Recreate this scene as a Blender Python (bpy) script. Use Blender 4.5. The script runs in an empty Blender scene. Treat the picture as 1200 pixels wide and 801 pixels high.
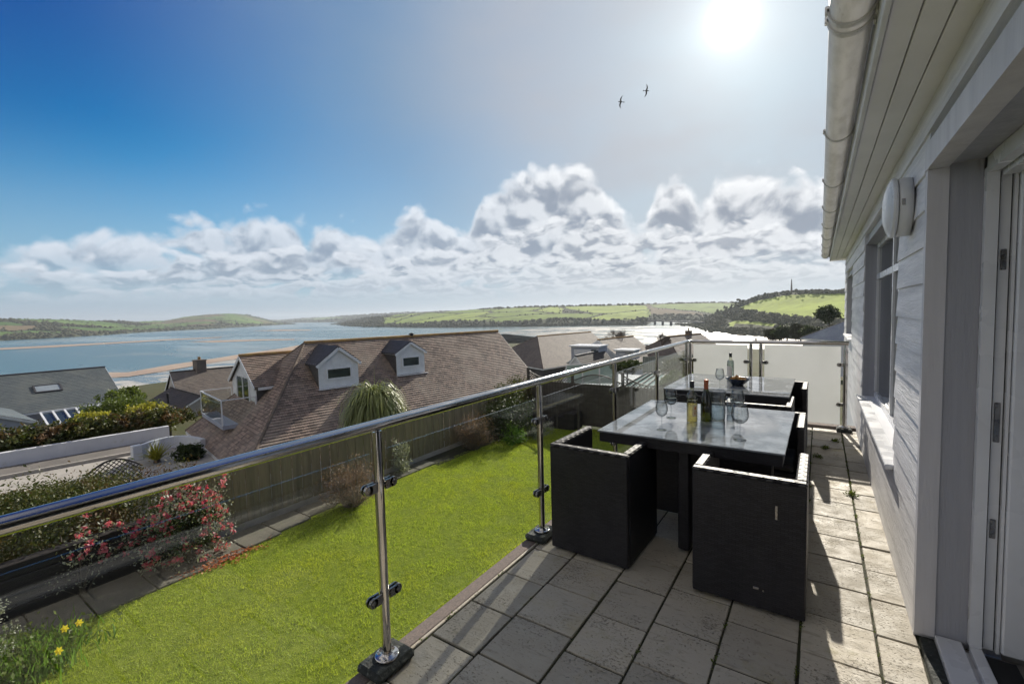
import bpy, math, random
import numpy as np
from mathutils import Vector, Matrix
random.seed(7); RNG = np.random.default_rng(11)
S = bpy.context.scene; COL = S.collection
rad = math.radians

# ------------------------------------------------------------ camera
H = 1.57                      # eye height above the balcony paving
F_, CX, CY = 533.3, 600.0, 400.5
def _v(p):
    a = np.array([p[0]-CX, p[1]-CY, F_]); return a/np.linalg.norm(a)
_Y = _v((961, 358)); _X = -_v((-192, 388)); _X = _X-_Y*np.dot(_X, _Y); _X /= np.linalg.norm(_X)
_Z = np.cross(_X, _Y)
R3 = np.stack([_X, _Y, _Z]); CAM = np.array([0., 0., H])
def ray(px, py): return R3@_v((px, py))
def onz(px, py, z): d = ray(px, py); return CAM+d*((z-H)/d[2])
def onx(px, py, x): d = ray(px, py); return CAM+d*(x/d[0])
def ony(px, py, y): d = ray(px, py); return CAM+d*(y/d[1])
def onp(px, py, P, N): d = ray(px, py); return CAM+d*(np.dot(np.array(P)-CAM, N)/np.dot(d, N))

cam = bpy.data.cameras.new('camera'); co = bpy.data.objects.new('camera', cam); COL.objects.link(co)
cam.lens = 16.0; cam.sensor_width = 36; cam.clip_start = 0.03; cam.clip_end = 30000
M3 = Matrix([[R3[i][0], -R3[i][1], -R3[i][2]] for i in range(3)])
co.matrix_world = Matrix.Translation(Vector(CAM)) @ M3.to_4x4()
S.camera = co
S.render.engine = 'CYCLES'
S.cycles.max_bounces = 8; S.cycles.transparent_max_bounces = 16; S.cycles.transmission_bounces = 8
S.cycles.glossy_bounces = 4; S.cycles.diffuse_bounces = 2; S.cycles.use_adaptive_sampling = True; S.cycles.adaptive_threshold = .03
S.cycles.use_denoising = True; S.cycles.sample_clamp_indirect = 6
S.view_settings.view_transform = 'Standard'; S.view_settings.look = 'None'
S.view_settings.exposure = 0.62; S.view_settings.gamma = 1

# ------------------------------------------------------------ sun and sky
SUN = ray(857, 24)            # the sun stands in the picture
SUN_EL = math.asin(SUN[2]); SUN_AZ = math.atan2(SUN[0], SUN[1])
sl = bpy.data.lights.new('sun', 'SUN'); so = bpy.data.objects.new('sun', sl); COL.objects.link(so)
sl.energy = 4.2; sl.angle = rad(0.6); sl.color = (1.0, .93, .81)
so.rotation_euler = Vector(SUN).to_track_quat('Z', 'Y').to_euler(); so.location = (0, 0, 30)

W = bpy.data.worlds.new('World'); S.world = W; W.use_nodes = True
nt = W.node_tree; nt.nodes.clear()
class E:
    """small wrapper so node maths can be written as sums"""
    t = None; flat = False      # flat: use the cheaper 2-D textures
    def __init__(s, sock): s.s = sock
    @staticmethod
    def m(op, *a, clamp=False):
        n = E.t.nodes.new('ShaderNodeMath'); n.operation = op; n.use_clamp = clamp
        for i, x in enumerate(a):
            if isinstance(x, E): E.t.links.new(x.s, n.inputs[i])
            else: n.inputs[i].default_value = x
        return E(n.outputs[0])
    def __add__(s, o): return E.m('ADD', s, o)
    __radd__ = __add__
    def __mul__(s, o): return E.m('MULTIPLY', s, o)
    __rmul__ = __mul__
    def __sub__(s, o): return E.m('SUBTRACT', s, o)
    def __rsub__(s, o): return E.m('SUBTRACT', o, s)
    def __truediv__(s, o): return E.m('DIVIDE', s, o)
    def __pow__(s, o): return E.m('POWER', s, o)
def smooth(x, a, b, lo=0., hi=1.):
    n = E.t.nodes.new('ShaderNodeMapRange'); n.interpolation_type = 'SMOOTHSTEP'
    E.t.links.new(x.s, n.inputs[0]); n.inputs[1].default_value = a; n.inputs[2].default_value = b
    n.inputs[3].default_value = lo; n.inputs[4].default_value = hi
    return E(n.outputs[0])
def comb(x, y, z):
    n = E.t.nodes.new('ShaderNodeCombineXYZ')
    for i, a in enumerate((x, y, z)):
        if isinstance(a, E): E.t.links.new(a.s, n.inputs[i])
        else: n.inputs[i].default_value = a
    return E(n.outputs[0])
def noise(vec, scale, detail=4, rough=.5, dist=0., out=0, lac=2.0):
    n = E.t.nodes.new('ShaderNodeTexNoise'); E.t.links.new(vec.s, n.inputs['Vector'])
    if E.flat: n.noise_dimensions = '2D'
    n.inputs['Scale'].default_value = scale; n.inputs['Detail'].default_value = detail
    n.inputs['Roughness'].default_value = rough; n.inputs['Distortion'].default_value = dist
    n.inputs['Lacunarity'].default_value = lac
    return E(n.outputs[out])
def voro(vec, scale, feature='SMOOTH_F1', out='Distance', smoothn=.4, detail=0):
    n = E.t.nodes.new('ShaderNodeTexVoronoi'); n.feature = feature
    if E.flat: n.voronoi_dimensions = '2D'
    E.t.links.new(vec.s, n.inputs['Vector']); n.inputs['Scale'].default_value = scale
    if 'Smoothness' in n.inputs and feature == 'SMOOTH_F1': n.inputs['Smoothness'].default_value = smoothn
    if 'Detail' in n.inputs: n.inputs['Detail'].default_value = detail
    return E(n.outputs[out])
def mixc(f, a, b):
    n = E.t.nodes.new('ShaderNodeMix'); n.data_type = 'RGBA'
    for i, x in ((0, f), (6, a), (7, b)):
        if isinstance(x, E): E.t.links.new(x.s, n.inputs[i])
        elif i == 0: n.inputs[0].default_value = x
        else: n.inputs[i].default_value = (*x, 1)
    return E(n.outputs[2])
def cadd(a, b, f=1.0, op='ADD'):
    n = E.t.nodes.new('ShaderNodeMix'); n.data_type = 'RGBA'; n.blend_type = op
    n.clamp_result = False
    for i, x in ((0, f), (6, a), (7, b)):
        if isinstance(x, E): E.t.links.new(x.s, n.inputs[i])
        elif i == 0: n.inputs[0].default_value = x
        else: n.inputs[i].default_value = (*x, 1)
    return E(n.outputs[2])
def curve(x, pts):
    n = E.t.nodes.new('ShaderNodeFloatCurve'); c = n.mapping.curves[0]
    for i, (a, b) in enumerate(pts):
        if i < 2: c.points[i if i == 0 else 1].location = (a, b)
        else: c.points.new(a, b)
    n.mapping.use_clip = False; n.mapping.update(); E.t.links.new(x.s, n.inputs['Value'])
    return E(n.outputs[0])

def build_sky():
    E.t = nt; E.flat = True
    tc = nt.nodes.new('ShaderNodeTexCoord')
    sep = nt.nodes.new('ShaderNodeSeparateXYZ'); nt.links.new(tc.outputs['Generated'], sep.inputs[0])
    x, y, z = (E(sep.outputs[i]) for i in range(3))
    az = E.m('ARCTAN2', x, y); el = E.m('ARCSINE', z)
    sky = nt.nodes.new('ShaderNodeTexSky'); sky.sky_type = 'NISHITA'; sky.sun_disc = False
    sky.sun_elevation = SUN_EL; sky.sun_rotation = SUN_AZ; sky.air_density = 1.0
    sky.dust_density = .6; sky.ozone_density = 2.2; sky.altitude = 30
    base = cadd(E(sky.outputs[0]), (.1, .1, .1), 1.0, 'MULTIPLY')
    base = cadd(base, (.62, 1.08, 1.17), 1.0, 'MULTIPLY')
    base = cadd(base, (.125, .155, .125), 1.0, 'SUBTRACT')
    base = cadd(base, (.006, .03, .08), 1.0, 'LIGHTEN')
    dn = nt.nodes.new('ShaderNodeVectorMath'); dn.operation = 'DOT_PRODUCT'
    nt.links.new(tc.outputs['Generated'], dn.inputs[0]); dn.inputs[1].default_value = tuple(SUN)
    g = E.m('MAXIMUM', E(dn.outputs['Value']), 0.0)
    # thin milky veil spreading round the sun
    veil = smooth(g, .46, .97)*.97*smooth(noise(comb(az+3.0, el*2.4, 0.), 2.2, 5, .55), .25, .8, .85, 1.0)
    base = mixc(veil, base, mixc(smooth(g, .78, 1.0), (.235, .32, .425), (.47, .475, .51)))
    az_n = (az+1.75)/2.8                      # 0..1 from -100 deg to +60 deg
    def A(px_, py_):
        d = ray(px_, py_); return ((math.atan2(d[0], d[1])+1.75)/2.8, math.asin(d[2]))
    def cumulus(c, pts, seed, amp, sc, bright, dark, depth, lowfade, opacity=1., soft=.012, hs=1.45, gap=0., relief=1.):
        pr = curve(az_n, sorted(A(*p) for p in pts))
        v = comb(az+float(seed), el*hs+float(seed)*.7, 0.)
        warp = noise(v, sc*.9, 1, .5, out=1)
        vw = nt.nodes.new('ShaderNodeVectorMath'); vw.operation = 'MULTIPLY_ADD'
        nt.links.new(warp.s, vw.inputs[0]); vw.inputs[1].default_value = (.05, .05, 0); nt.links.new(v.s, vw.inputs[2])
        v2 = E(vw.outputs[0])
        def off(w, dx, dy):
            k = nt.nodes.new('ShaderNodeVectorMath'); k.operation = 'ADD'; nt.links.new(w.s, k.inputs[0]); k.inputs[1].default_value = (dx, dy, 0)
            return E(k.outputs[0])
        def body(w): return (noise(w, sc*.8, 1., .45)-.5)*1.0+(.42-voro(w, sc*1.5, smoothn=.25))*1.0+(.40-voro(w, sc*4.2, smoothn=.15))*.42
        n0 = body(v2); n1 = body(off(v2, .25/sc*.35, .25/sc))

        fine = noise(v2, sc*6.0, 5, .66)
        n = n0+(fine-.5)*.48
        h = pr-el+n*amp
        dens = smooth(h, 0., soft)*opacity
        if gap: dens = dens*smooth(noise(off(v2, 3., 7.), sc*.62, 1, .5)+n0*.25, gap-.06, gap+.05)
        # lit crests, shaded undersides: compare with the cloud a little farther up towards the sun
        rel = smooth((n1-n0)*relief+(fine-.5)*.45, -.28, .32)
        core = smooth(h, depth*.10, depth)
        shade = core*(rel*.75+.25*smooth(h, depth*.5, depth*1.6))
        sunny = (g**6.0)
        br = mixc(sunny, bright[0], bright[1]); dk = mixc(sunny, dark[0], dark[1])
        col = mixc(shade, br, dk)
        return mixc(dens*smooth(el, lowfade[0], lowfade[1]), c, col)
    c = base
    # pale hazy sky low over the hills
    c = mixc(smooth(el, .0, .34, .80, 0.)*1.0, c, mixc(g**5.0, (.31, .44, .58), (.56, .58, .61)))
    # unseen bright broken cloud, added behind the camera to fill the shade
    fill_cloud = smooth(y*-1.0+el*.30, .12, .5)*smooth(noise(comb(az+21., el*1.6, 0.), 2.2, 6, .55), .36, .52)
    c = mixc(fill_cloud, c, mixc(noise(comb(az+31., el*1.6, 0.), 4., 6, .6), (.72, .68, .64), (.42, .42, .43)))
    # back bank with tall heads
    top = [(-200, 285), (0, 274), (60, 272), (140, 268), (200, 254), (300, 250), (400, 256), (440, 258), (480, 246),
           (530, 258), (565, 226), (600, 206), (650, 192), (700, 204), (722, 240), (748, 250), (775, 206), (800, 208), (822, 238), (840, 198), (890, 196), (960, 206), (1100, 190), (1500, 230)]
    c = cumulus(c, top, 5.3, .050, 8.5, ((.62, .68, .76), (.93, .93, .93)), ((.25, .32, .42), (.27, .295, .345)), .042, (.05, .12), .95, gap=.29, hs=1.15, soft=.030)
    mid = [(-200, 306), (0, 306), (150, 300), (300, 288), (420, 288), (520, 286), (600, 264), (680, 258), (760, 266), (860, 262), (960, 270), (1200, 265), (1500, 280)]
    c = cumulus(c, mid, 8.3, .040, 11., ((.66, .71, .78), (.90, .90, .90)), ((.26, .33, .42), (.29, .31, .355)), .030, (.03, .09), .9, soft=.024, hs=1.9, gap=.34)
    low = [(-200, 338), (0, 338), (200, 330), (400, 318), (600, 302), (800, 296), (960, 300), (1500, 320)]
    c = cumulus(c, low, 9.7, .030, 17, ((.60, .66, .73), (.84, .84, .83)), ((.36, .43, .52), (.47, .485, .51)), .03, (.02, .06), .8, soft=.02, hs=2.6, gap=.32)
    c = mixc(smooth(el, 0.0, .095, .9, 0.), c, mixc(g**5.0, (.37, .445, .53), (.64, .65, .65)))
    # glare of the sun through thin vapour
    gl = (g**4500.)*3.0+(g**1200.)*.20+(g**300.)*.16+(g**70.)*.15
    c = cadd(c, cadd(comb(gl, gl, gl), (1.0, .985, .95), 1.0, 'MULTIPLY'))
    # ground colour under the horizon
    c = mixc(smooth(el, -.02, -.002, 1., 0.), c, (.12, .13, .11))
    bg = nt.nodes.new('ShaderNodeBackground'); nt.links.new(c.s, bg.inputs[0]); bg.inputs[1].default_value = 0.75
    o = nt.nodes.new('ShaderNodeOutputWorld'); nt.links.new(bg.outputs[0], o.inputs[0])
build_sky(); E.flat = False
W.cycles.sampling_method = 'MANUAL'; W.cycles.sample_map_resolution = 1024

# ------------------------------------------------------------ mesh helpers
ORG = {}
class MB:
    def __init__(s): s.v = []; s.f = []; s.uv = []; s.mi = []; s.sm = []
    def add(s, vs, fs, uvs=None, mi=0, sm=False):
        b = len(s.v); s.v += [tuple(map(float, p)) for p in vs]
        for i, f in enumerate(fs):
            s.f.append([b+k for k in f]); s.uv.append(uvs[i] if uvs else None); s.mi.append(mi); s.sm.append(sm)
        return s
    def box(s, x0, x1, y0, y1, z0, z1, mi=0, bev=0):
        if x0 > x1: x0, x1 = x1, x0
        if y0 > y1: y0, y1 = y1, y0
        if bev:
            b = min(bev, (x1-x0)*.45, (y1-y0)*.45, (z1-z0)*.45)
            def rr(z, ins):
                return [(x0+ins, y0+b, z), (x0+b, y0+ins, z), (x1-b, y0+ins, z), (x1-ins, y0+b, z), (x1-ins, y1-b, z), (x1-b, y1-ins, z), (x0+b, y1-ins, z), (x0+ins, y1-b, z)]
            vs = rr(z0, b*.9)+rr(z0+b, 0)+rr(z1-b, 0)+rr(z1, b*.9)
            fs = [list(range(7, -1, -1)), list(range(24, 32))]
            for k in range(3):
                for i in range(8): fs.append([k*8+i, k*8+(i+1) % 8, (k+1)*8+(i+1) % 8, (k+1)*8+i])
            return s.add(vs, fs, mi=mi)
        vs = [(x0, y0, z0), (x1, y0, z0), (x1, y1, z0), (x0, y1, z0), (x0, y0, z1), (x1, y0, z1), (x1, y1, z1), (x0, y1, z1)]
        return s.add(vs, [(3, 2, 1, 0), (4, 5, 6, 7), (0, 1, 5, 4), (1, 2, 6, 5), (2, 3, 7, 6), (3, 0, 4, 7)], mi=mi)
    def beam(s, p, q, w, h, up=(0, 0, 1), mi=0):
        """rectangular bar from p to q"""
        p = Vector(p); q = Vector(q); d = (q-p).normalized(); u = Vector(up)
        a = d.cross(u)
        if a.length < 1e-4: a = d.cross(Vector((0, 1, 0)))
        a.normalize(); b = a.cross(d)
        vs = []
        for e in (p, q):
            for i, j in ((-1, -1), (1, -1), (1, 1), (-1, 1)): vs.append(e+a*(w/2*i)+b*(h/2*j))
        return s.add(vs, [(3, 2, 1, 0), (4, 5, 6, 7), (0, 1, 5, 4), (1, 2, 6, 5), (2, 3, 7, 6), (3, 0, 4, 7)], mi=mi)
    def tube(s, path, r, n=16, cap=True, mi=0):
        P = [Vector(p) for p in path]; rs = r if isinstance(r, (list, tuple)) else [r]*len(P)
        b = len(s.v); a0 = None; vs = []
        for i, p in enumerate(P):
            d = (P[min(i+1, len(P)-1)]-P[max(i-1, 0)]).normalized()
            if a0 is None:
                a0 = d.cross(Vector((0, 0, 1)));
                if a0.length < .05: a0 = d.cross(Vector((0, 1, 0)))
            a0 = (a0-d*a0.dot(d)).normalized(); c = d.cross(a0)
            for k in range(n):
                t = 2*math.pi*k/n; vs.append(p+a0*(rs[i]*math.cos(t))+c*(rs[i]*math.sin(t)))
        fs = []
        for i in range(len(P)-1):
            for k in range(n): fs.append((i*n+k, i*n+(k+1) % n, (i+1)*n+(k+1) % n, (i+1)*n+k))
        s.add(vs, fs, mi=mi, sm=True)
        if cap:
            m = len(P)-1
            s.add([vs[k] for k in range(n)], [tuple(range(n-1, -1, -1))], mi=mi); s.add([vs[m*n+k] for k in range(n)], [tuple(range(n))], mi=mi)
        return s
    def lathe(s, c, prof, n=32, axis='z', mi=0):
        """prof: (radius, height) pairs about an axis through c"""
        vs = []
        for r, h in prof:
            for k in range(n):
                t = 2*math.pi*k/n; a, b = r*math.cos(t), r*math.sin(t)
                o = (a, b, h) if axis == 'z' else ((h, a, b) if axis == 'x' else (a, h, b))
                vs.append((c[0]+o[0], c[1]+o[1], c[2]+o[2]))
        fs = []
        for i in range(len(prof)-1):
            for k in range(n): fs.append((i*n+k, i*n+(k+1) % n, (i+1)*n+(k+1) % n, (i+1)*n+k))
        return s.add(vs, fs, mi=mi, sm=True)
    def prism(s, poly, d, mi=0):
        """poly (planar 3-D points) extruded by vector d"""
        n = len(poly); P = [Vector(p) for p in poly]; d = Vector(d)
        nrm = sum(((P[i]).cross(P[(i+1) % n]) for i in range(n)), Vector())
        if nrm.dot(d) > 0: P = P[::-1]
        vs = P+[p+d for p in P]
        fs = [tuple(range(n)), tuple(range(2*n-1, n-1, -1))]+[(i, i+n, (i+1) % n+n, (i+1) % n) for i in range(n)]
        return s.add(vs, fs, mi=mi)
    def build(s, name, mat, parent=None, **kw):
        o = ORG.get(parent.name, (0, 0, 0)) if parent else (0, 0, 0)
        me = bpy.data.meshes.new(name)
        V = np.array(s.v, dtype=float)-np.array(o)
        me.from_pydata(V.tolist(), [], s.f); 
        for m in (mat if isinstance(mat, (list, tuple)) else [mat]): me.materials.append(m)
        me.polygons.foreach_set('material_index', s.mi); me.polygons.foreach_set('use_smooth', s.sm)
        if any(u is not None for u in s.uv):
            uvl = me.uv_layers.new(name='UVMap'); k = 0; arr = []
            for f, u in zip(s.f, s.uv):
                arr += [c for p in (u or [(0, 0)]*len(f)) for c in p]
            uvl.data.foreach_set('uv', arr)
        me.update()
        ob = bpy.data.objects.new(name, me); COL.objects.link(ob)
        if parent: ob.parent = parent; ORG[ob.name] = o
        else: ORG[ob.name] = (0, 0, 0)
        tag(ob, **kw)
        return ob
def tag(o, label=None, cat=None, group=None, kind=None):
    if label: o['label'] = label
    if cat: o['category'] = cat
    if group: o['group'] = group
    if kind: o['kind'] = kind
    return o
def thing(name, label, cat, loc=(0, 0, 0), group=None):
    o = bpy.data.objects.new(name, None); COL.objects.link(o); o.location = loc
    o.empty_display_size = .1
    ORG[o.name] = tuple(map(float, loc)); return tag(o, label, cat, group)
def kids(o): return [c for c in bpy.data.objects if c.parent == o]
def copy_tree(o, parent=None):
    c = o.copy(); COL.objects.link(c)
    if parent: c.parent = parent
    for ch in kids(o): copy_tree(ch, c)
    return c
def np_mesh(name, V, nper, mat, parent=None, colattr=None, **kw):
    """V: (n*nper,3) separate faces of nper corners"""
    o = ORG.get(parent.name, (0, 0, 0)) if parent else (0, 0, 0)
    V = np.asarray(V, dtype=np.float32).reshape(-1, 3)-np.array(o, dtype=np.float32)
    n = len(V); me = bpy.data.meshes.new(name)
    me.vertices.add(n); me.vertices.foreach_set('co', V.ravel())
    me.loops.add(n); me.loops.foreach_set('vertex_index', np.arange(n, dtype=np.int32))
    nf = n//nper; me.polygons.add(nf)
    me.polygons.foreach_set('loop_start', np.arange(0, n, nper, dtype=np.int32))
    me.polygons.foreach_set('loop_total', np.full(nf, nper, dtype=np.int32))
    me.update(calc_edges=True); me.validate()
    me.materials.append(mat)
    ob = bpy.data.objects.new(name, me); COL.objects.link(ob)
    if parent: ob.parent = parent
    ORG[ob.name] = o
    tag(ob, **kw); return ob

# ------------------------------------------------------------ materials
def newmat(name):
    m = bpy.data.materials.new(name); m.use_nodes = True; m.node_tree.nodes.clear(); E.t = m.node_tree
    return m, m.node_tree
def finish(t, bsdf):
    o = t.nodes.new('ShaderNodeOutputMaterial'); t.links.new(bsdf.outputs[0], o.inputs[0])
def setin(t, n, key, val):
    if isinstance(val, E): t.links.new(val.s, n.inputs[key])
    elif isinstance(val, tuple) and len(val) == 3: n.inputs[key].default_value = (*val, 1)
    else: n.inputs[key].default_value = val
def objco(t, which='Object'):
    return E(t.nodes.new('ShaderNodeTexCoord').outputs[which])
def scalev(v, sx, sy, sz):
    n = E.t.nodes.new('ShaderNodeVectorMath'); n.operation = 'MULTIPLY'; E.t.links.new(v.s, n.inputs[0]); n.inputs[1].default_value = (sx, sy, sz)
    return E(n.outputs[0])
def bumpn(h, strength=.3, dist=.01, normal=None):
    n = E.t.nodes.new('ShaderNodeBump'); n.inputs['Strength'].default_value = strength; n.inputs['Distance'].default_value = dist
    E.t.links.new(h.s, n.inputs['Height']); 
    if normal: E.t.links.new(normal.s, n.inputs['Normal'])
    return E(n.outputs[0])
def pbsdf(t, col, rough=.6, metal=0., spec=.5, normal=None, **kw):
    b = t.nodes.new('ShaderNodeBsdfPrincipled')
    setin(t, b, 'Base Color', col); setin(t, b, 'Roughness', rough); setin(t, b, 'Metallic', metal); setin(t, b, 'Specular IOR Level', spec)
    if normal: t.links.new(normal.s, b.inputs['Normal'])
    for k, v in kw.items(): setin(t, b, k.replace('_', ' '), v)
    return b
def pm(name, c1, c2=None, sc=4., rough=.6, metal=0., spec=.5, bump=0., bsc=40., bd=.003, stretch=(1, 1, 1), det=6, c3=None, rv=.1):
    """painted / mineral / timber surface with mottling, wear and bump"""
    m, t = newmat(name); v = scalev(objco(t), *stretch)
    n = noise(v, sc, det, .6)
    c = mixc(smooth(n, .3, .7), c1, c2 or tuple(x*.8 for x in c1))
    if c3: c = mixc(smooth(noise(v, sc*3.7, 5, .65), .55, .72), c, c3)
    nr = bumpn(noise(v, bsc, 5, .6), bump, bd) if bump else None
    r = smooth(noise(v, sc*2.3, 3, .5), .3, .7, max(.02, rough-rv), min(1, rough+rv))
    finish(t, pbsdf(t, c, r, metal, spec, nr)); return m
def leafmat(name, c1, c2, sc=3., trans=.35, rough=.5, c3=None):
    m, t = newmat(name); v = objco(t)
    geo = t.nodes.new('ShaderNodeNewGeometry'); rnd = E(geo.outputs['Random Per Island'])
    c = mixc(rnd, c1, c2)
    if c3: c = mixc(smooth(noise(v, sc, 3, .5), .5, .65), c, c3)
    b = pbsdf(t, c, rough, 0., .35)
    tr = t.nodes.new('ShaderNodeBsdfTranslucent'); t.links.new(cadd(c, (1.35, 1.35, .8), 1., 'MULTIPLY').s, tr.inputs[0])
    mx = t.nodes.new('ShaderNodeMixShader'); mx.inputs[0].default_value = trans
    t.links.new(b.outputs[0], mx.inputs[1]); t.links.new(tr.outputs[0], mx.inputs[2]); finish(t, mx); return m
def thinglass(name, tint=(.93, .97, .95), ior=1.5, rough=.0, extra=0., edge=0.):
    m, t = newmat(name)
    geo = t.nodes.new('ShaderNodeNewGeometry'); dt = t.nodes.new('ShaderNodeVectorMath'); dt.operation = 'DOT_PRODUCT'
    t.links.new(geo.outputs['Incoming'], dt.inputs[0]); t.links.new(geo.outputs['Normal'], dt.inputs[1])
    F0 = ((ior-1)/(ior+1))**2; cs = E.m('ABSOLUTE', E(dt.outputs['Value']))
    fr = E.m('POWER', E.m('SUBTRACT', 1.0, cs), 5.0)*(1-F0)+F0
    tr = t.nodes.new('ShaderNodeBsdfTransparent'); tr.inputs[0].default_value = (*tint, 1)
    gl = t.nodes.new('ShaderNodeBsdfGlossy'); gl.inputs['Roughness'].default_value = rough
    mx = t.nodes.new('ShaderNodeMixShader')
    f = E.m('ADD', fr, extra, clamp=True)
    if edge: t.links.new(mixc(E.m('POWER', E.m('SUBTRACT', 1.0, cs), 2.2)*edge, tint, tuple(q*.12 for q in tint)).s, tr.inputs[0])
    t.links.new(f.s, mx.inputs[0]); t.links.new(tr.outputs[0], mx.inputs[1]); t.links.new(gl.outputs[0], mx.inputs[2]); finish(t, mx); return m
def roofmat(name, c1, c2, c3, lich=(.36, .24, .09), bw=.17, rh=.105, mortar=(.03, .025, .022), lamt=.6, rough=.75):
    m, t = newmat(name); uv = objco(t, 'UV'); ob = objco(t)
    br = t.nodes.new('ShaderNodeTexBrick'); t.links.new(uv.s, br.inputs['Vector'])
    br.inputs['Scale'].default_value = 1.; br.inputs['Brick Width'].default_value = bw; br.inputs['Row Height'].default_value = rh
    br.inputs['Mortar Size'].default_value = .006; br.inputs['Bias'].default_value = 0.
    br.inputs['Color1'].default_value = (*c1, 1); br.inputs['Color2'].default_value = (*c2, 1); br.inputs['Mortar'].default_value = (*mortar, 1)
    c = E(br.outputs[0])
    c = mixc(smooth(noise(ob, .55, 5, .6), .42, .68)*.7, c, c3)
    c = mixc(smooth(noise(ob, 6., 6, .7), .60, .72)*lamt, c, lich)
    nr = bumpn(noise(ob, 50., 4, .6)+E(br.outputs['Fac'])*-.8, .5, .01)
    finish(t, pbsdf(t, c, rough, 0., .35, nr)); return m

MT = {}
MT['steel'] = pm('polished_steel', (.62, .60, .58), (.52, .50, .48), 3., .10, 1., bump=.02, bsc=30, rv=.05, c3=(.55, .5, .46))
MT['steel_dull'] = pm('dull_steel', (.38, .37, .36), (.25, .24, .23), 9., .28, 1., bump=.1, bsc=90)
MT['rubber'] = pm('black_mortar', (.035, .04, .035), (.015, .018, .016), 14., .8, bump=.8, bsc=60, bd=.01, c3=(.12, .13, .11))
MT['glass'] = thinglass('clear_glass', (.955, .975, .962), 1.45)
MT['glass_edge'] = pm('glass_edge', (.30, .48, .42), (.4, .58, .5), 3., .15, spec=.8)
MT['white_paint'] = pm('white_paint', (.74, .75, .76), (.64, .65, .66), 3., .42, bump=.06, bsc=60)
MT['upvc'] = pm('white_upvc', (.76, .77, .79), (.68, .69, .71), 2., .28)
MT['board'] = pm('grey_weatherboard', (.86, .845, .85), (.62, .61, .62), 2.6, .55, bump=.9, bsc=26, bd=.006, stretch=(3, .35, 5), c3=(.84, .83, .83))
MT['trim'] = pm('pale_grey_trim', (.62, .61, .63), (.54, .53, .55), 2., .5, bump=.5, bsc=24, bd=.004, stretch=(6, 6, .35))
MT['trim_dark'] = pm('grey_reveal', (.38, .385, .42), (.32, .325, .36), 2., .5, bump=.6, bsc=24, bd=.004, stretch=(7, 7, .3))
MT['soffit'] = pm('soffit_board', (.88, .87, .87), (.82, .81, .81), 3., .45, bump=.05)
MT['gutter'] = pm('weathered_gutter_plastic', (.88, .87, .86), (.80, .79, .77), 5., .32, bump=.15, bsc=25, c3=(.40, .37, .32))
def m_gutter():
    m, t = newmat('weathered_white_plastic'); v = objco(t)
    c = mixc(smooth(noise(scalev(v, 4, 1.2, 4), 5., 6, .6), .35, .7), (.86, .85, .84), (.72, .71, .69))
    c = mixc(smooth(noise(scalev(v, 6, .8, 6), 14., 5, .7), .60, .74)*.4, c, (.42, .39, .34))
    b = pbsdf(t, c, .32, 0., .5); tr = t.nodes.new('ShaderNodeBsdfTranslucent'); t.links.new(c.s, tr.inputs[0])
    x = t.nodes.new('ShaderNodeMixShader'); x.inputs[0].default_value = .35
    t.links.new(b.outputs[0], x.inputs[1]); t.links.new(tr.outputs[0], x.inputs[2]); finish(t, x); return m
MT['gutter'] = m_gutter()
MT['gasket'] = pm('black_gasket', (.02, .02, .022), rough=.5)
MT['dark_glass'] = pm('window_glass', (.03, .045, .05), (.02, .03, .035), 2., .04, spec=.9, rv=.02)
MT['curtain'] = pm('white_curtain', (.74, .76, .80), (.66, .68, .72), 3., .85)
MT['room'] = pm('room_wall', (.34, .32, .29), rough=.8)
MT['mat'] = pm('black_doormat', (.015, .015, .016), rough=.9, bump=.6, bsc=200)

def m_slab():
    m, t = newmat('stone_paving'); v = objco(t)
    geo = t.nodes.new('ShaderNodeNewGeometry'); r = E(geo.outputs['Random Per Island'])
    c = mixc(r, (.33, .30, .245), (.52, .465, .37))
    c = mixc(smooth(noise(v, 2.5, 7, .62), .35, .7)*.6, c, (.40, .37, .315))
    riv = noise(scalev(v, 1.4, 5.0, 1), 6., 8, .68, .6)
    c = mixc(smooth(riv, .53, .68)*.75, c, (.27, .245, .19))
    c = mixc(smooth(noise(v, 3.2, 5, .7), .56, .72)*.55, c, (.30, .27, .14))
    pits = smooth(noise(scalev(v, 1.6, 2.0, 1), 42., 3, .7)*.75+noise(v, 3.5, 3, .6)*.35, .60, .70)
    c = mixc(pits*.7, c, (.13, .11, .085))
    c = mixc(smooth(noise(v, 1.3, 6, .7), .55, .70)*.55, c, (.40, .33, .17)); c = mixc(smooth(noise(v, .9, 4, .6), .56, .72)*.5, c, (.20, .195, .175)); sp = noise(v, 160., 2, .7); c = mixc(smooth(sp, .6, .75)*.25, c, (.2, .18, .15))
    nr = bumpn(riv*.7+noise(v, 60., 6, .7)*.35-pits*.5, .75, .008)
    finish(t, pbsdf(t, c, smooth(noise(v, 9., 4, .6), .3, .7, .5, .8), 0., .4, nr)); return m
MT['slab'] = m_slab()
MT['joint'] = pm('mossy_joint', (.028, .024, .018), (.035, .04, .014), 9., .95, bump=.8, bsc=80, c3=(.10, .10, .03))
MT['kerb'] = pm('pink_grey_kerb', (.20, .155, .135), (.115, .10, .09), 90., .95, bump=1., bsc=150, c3=(.36, .30, .26))

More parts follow.
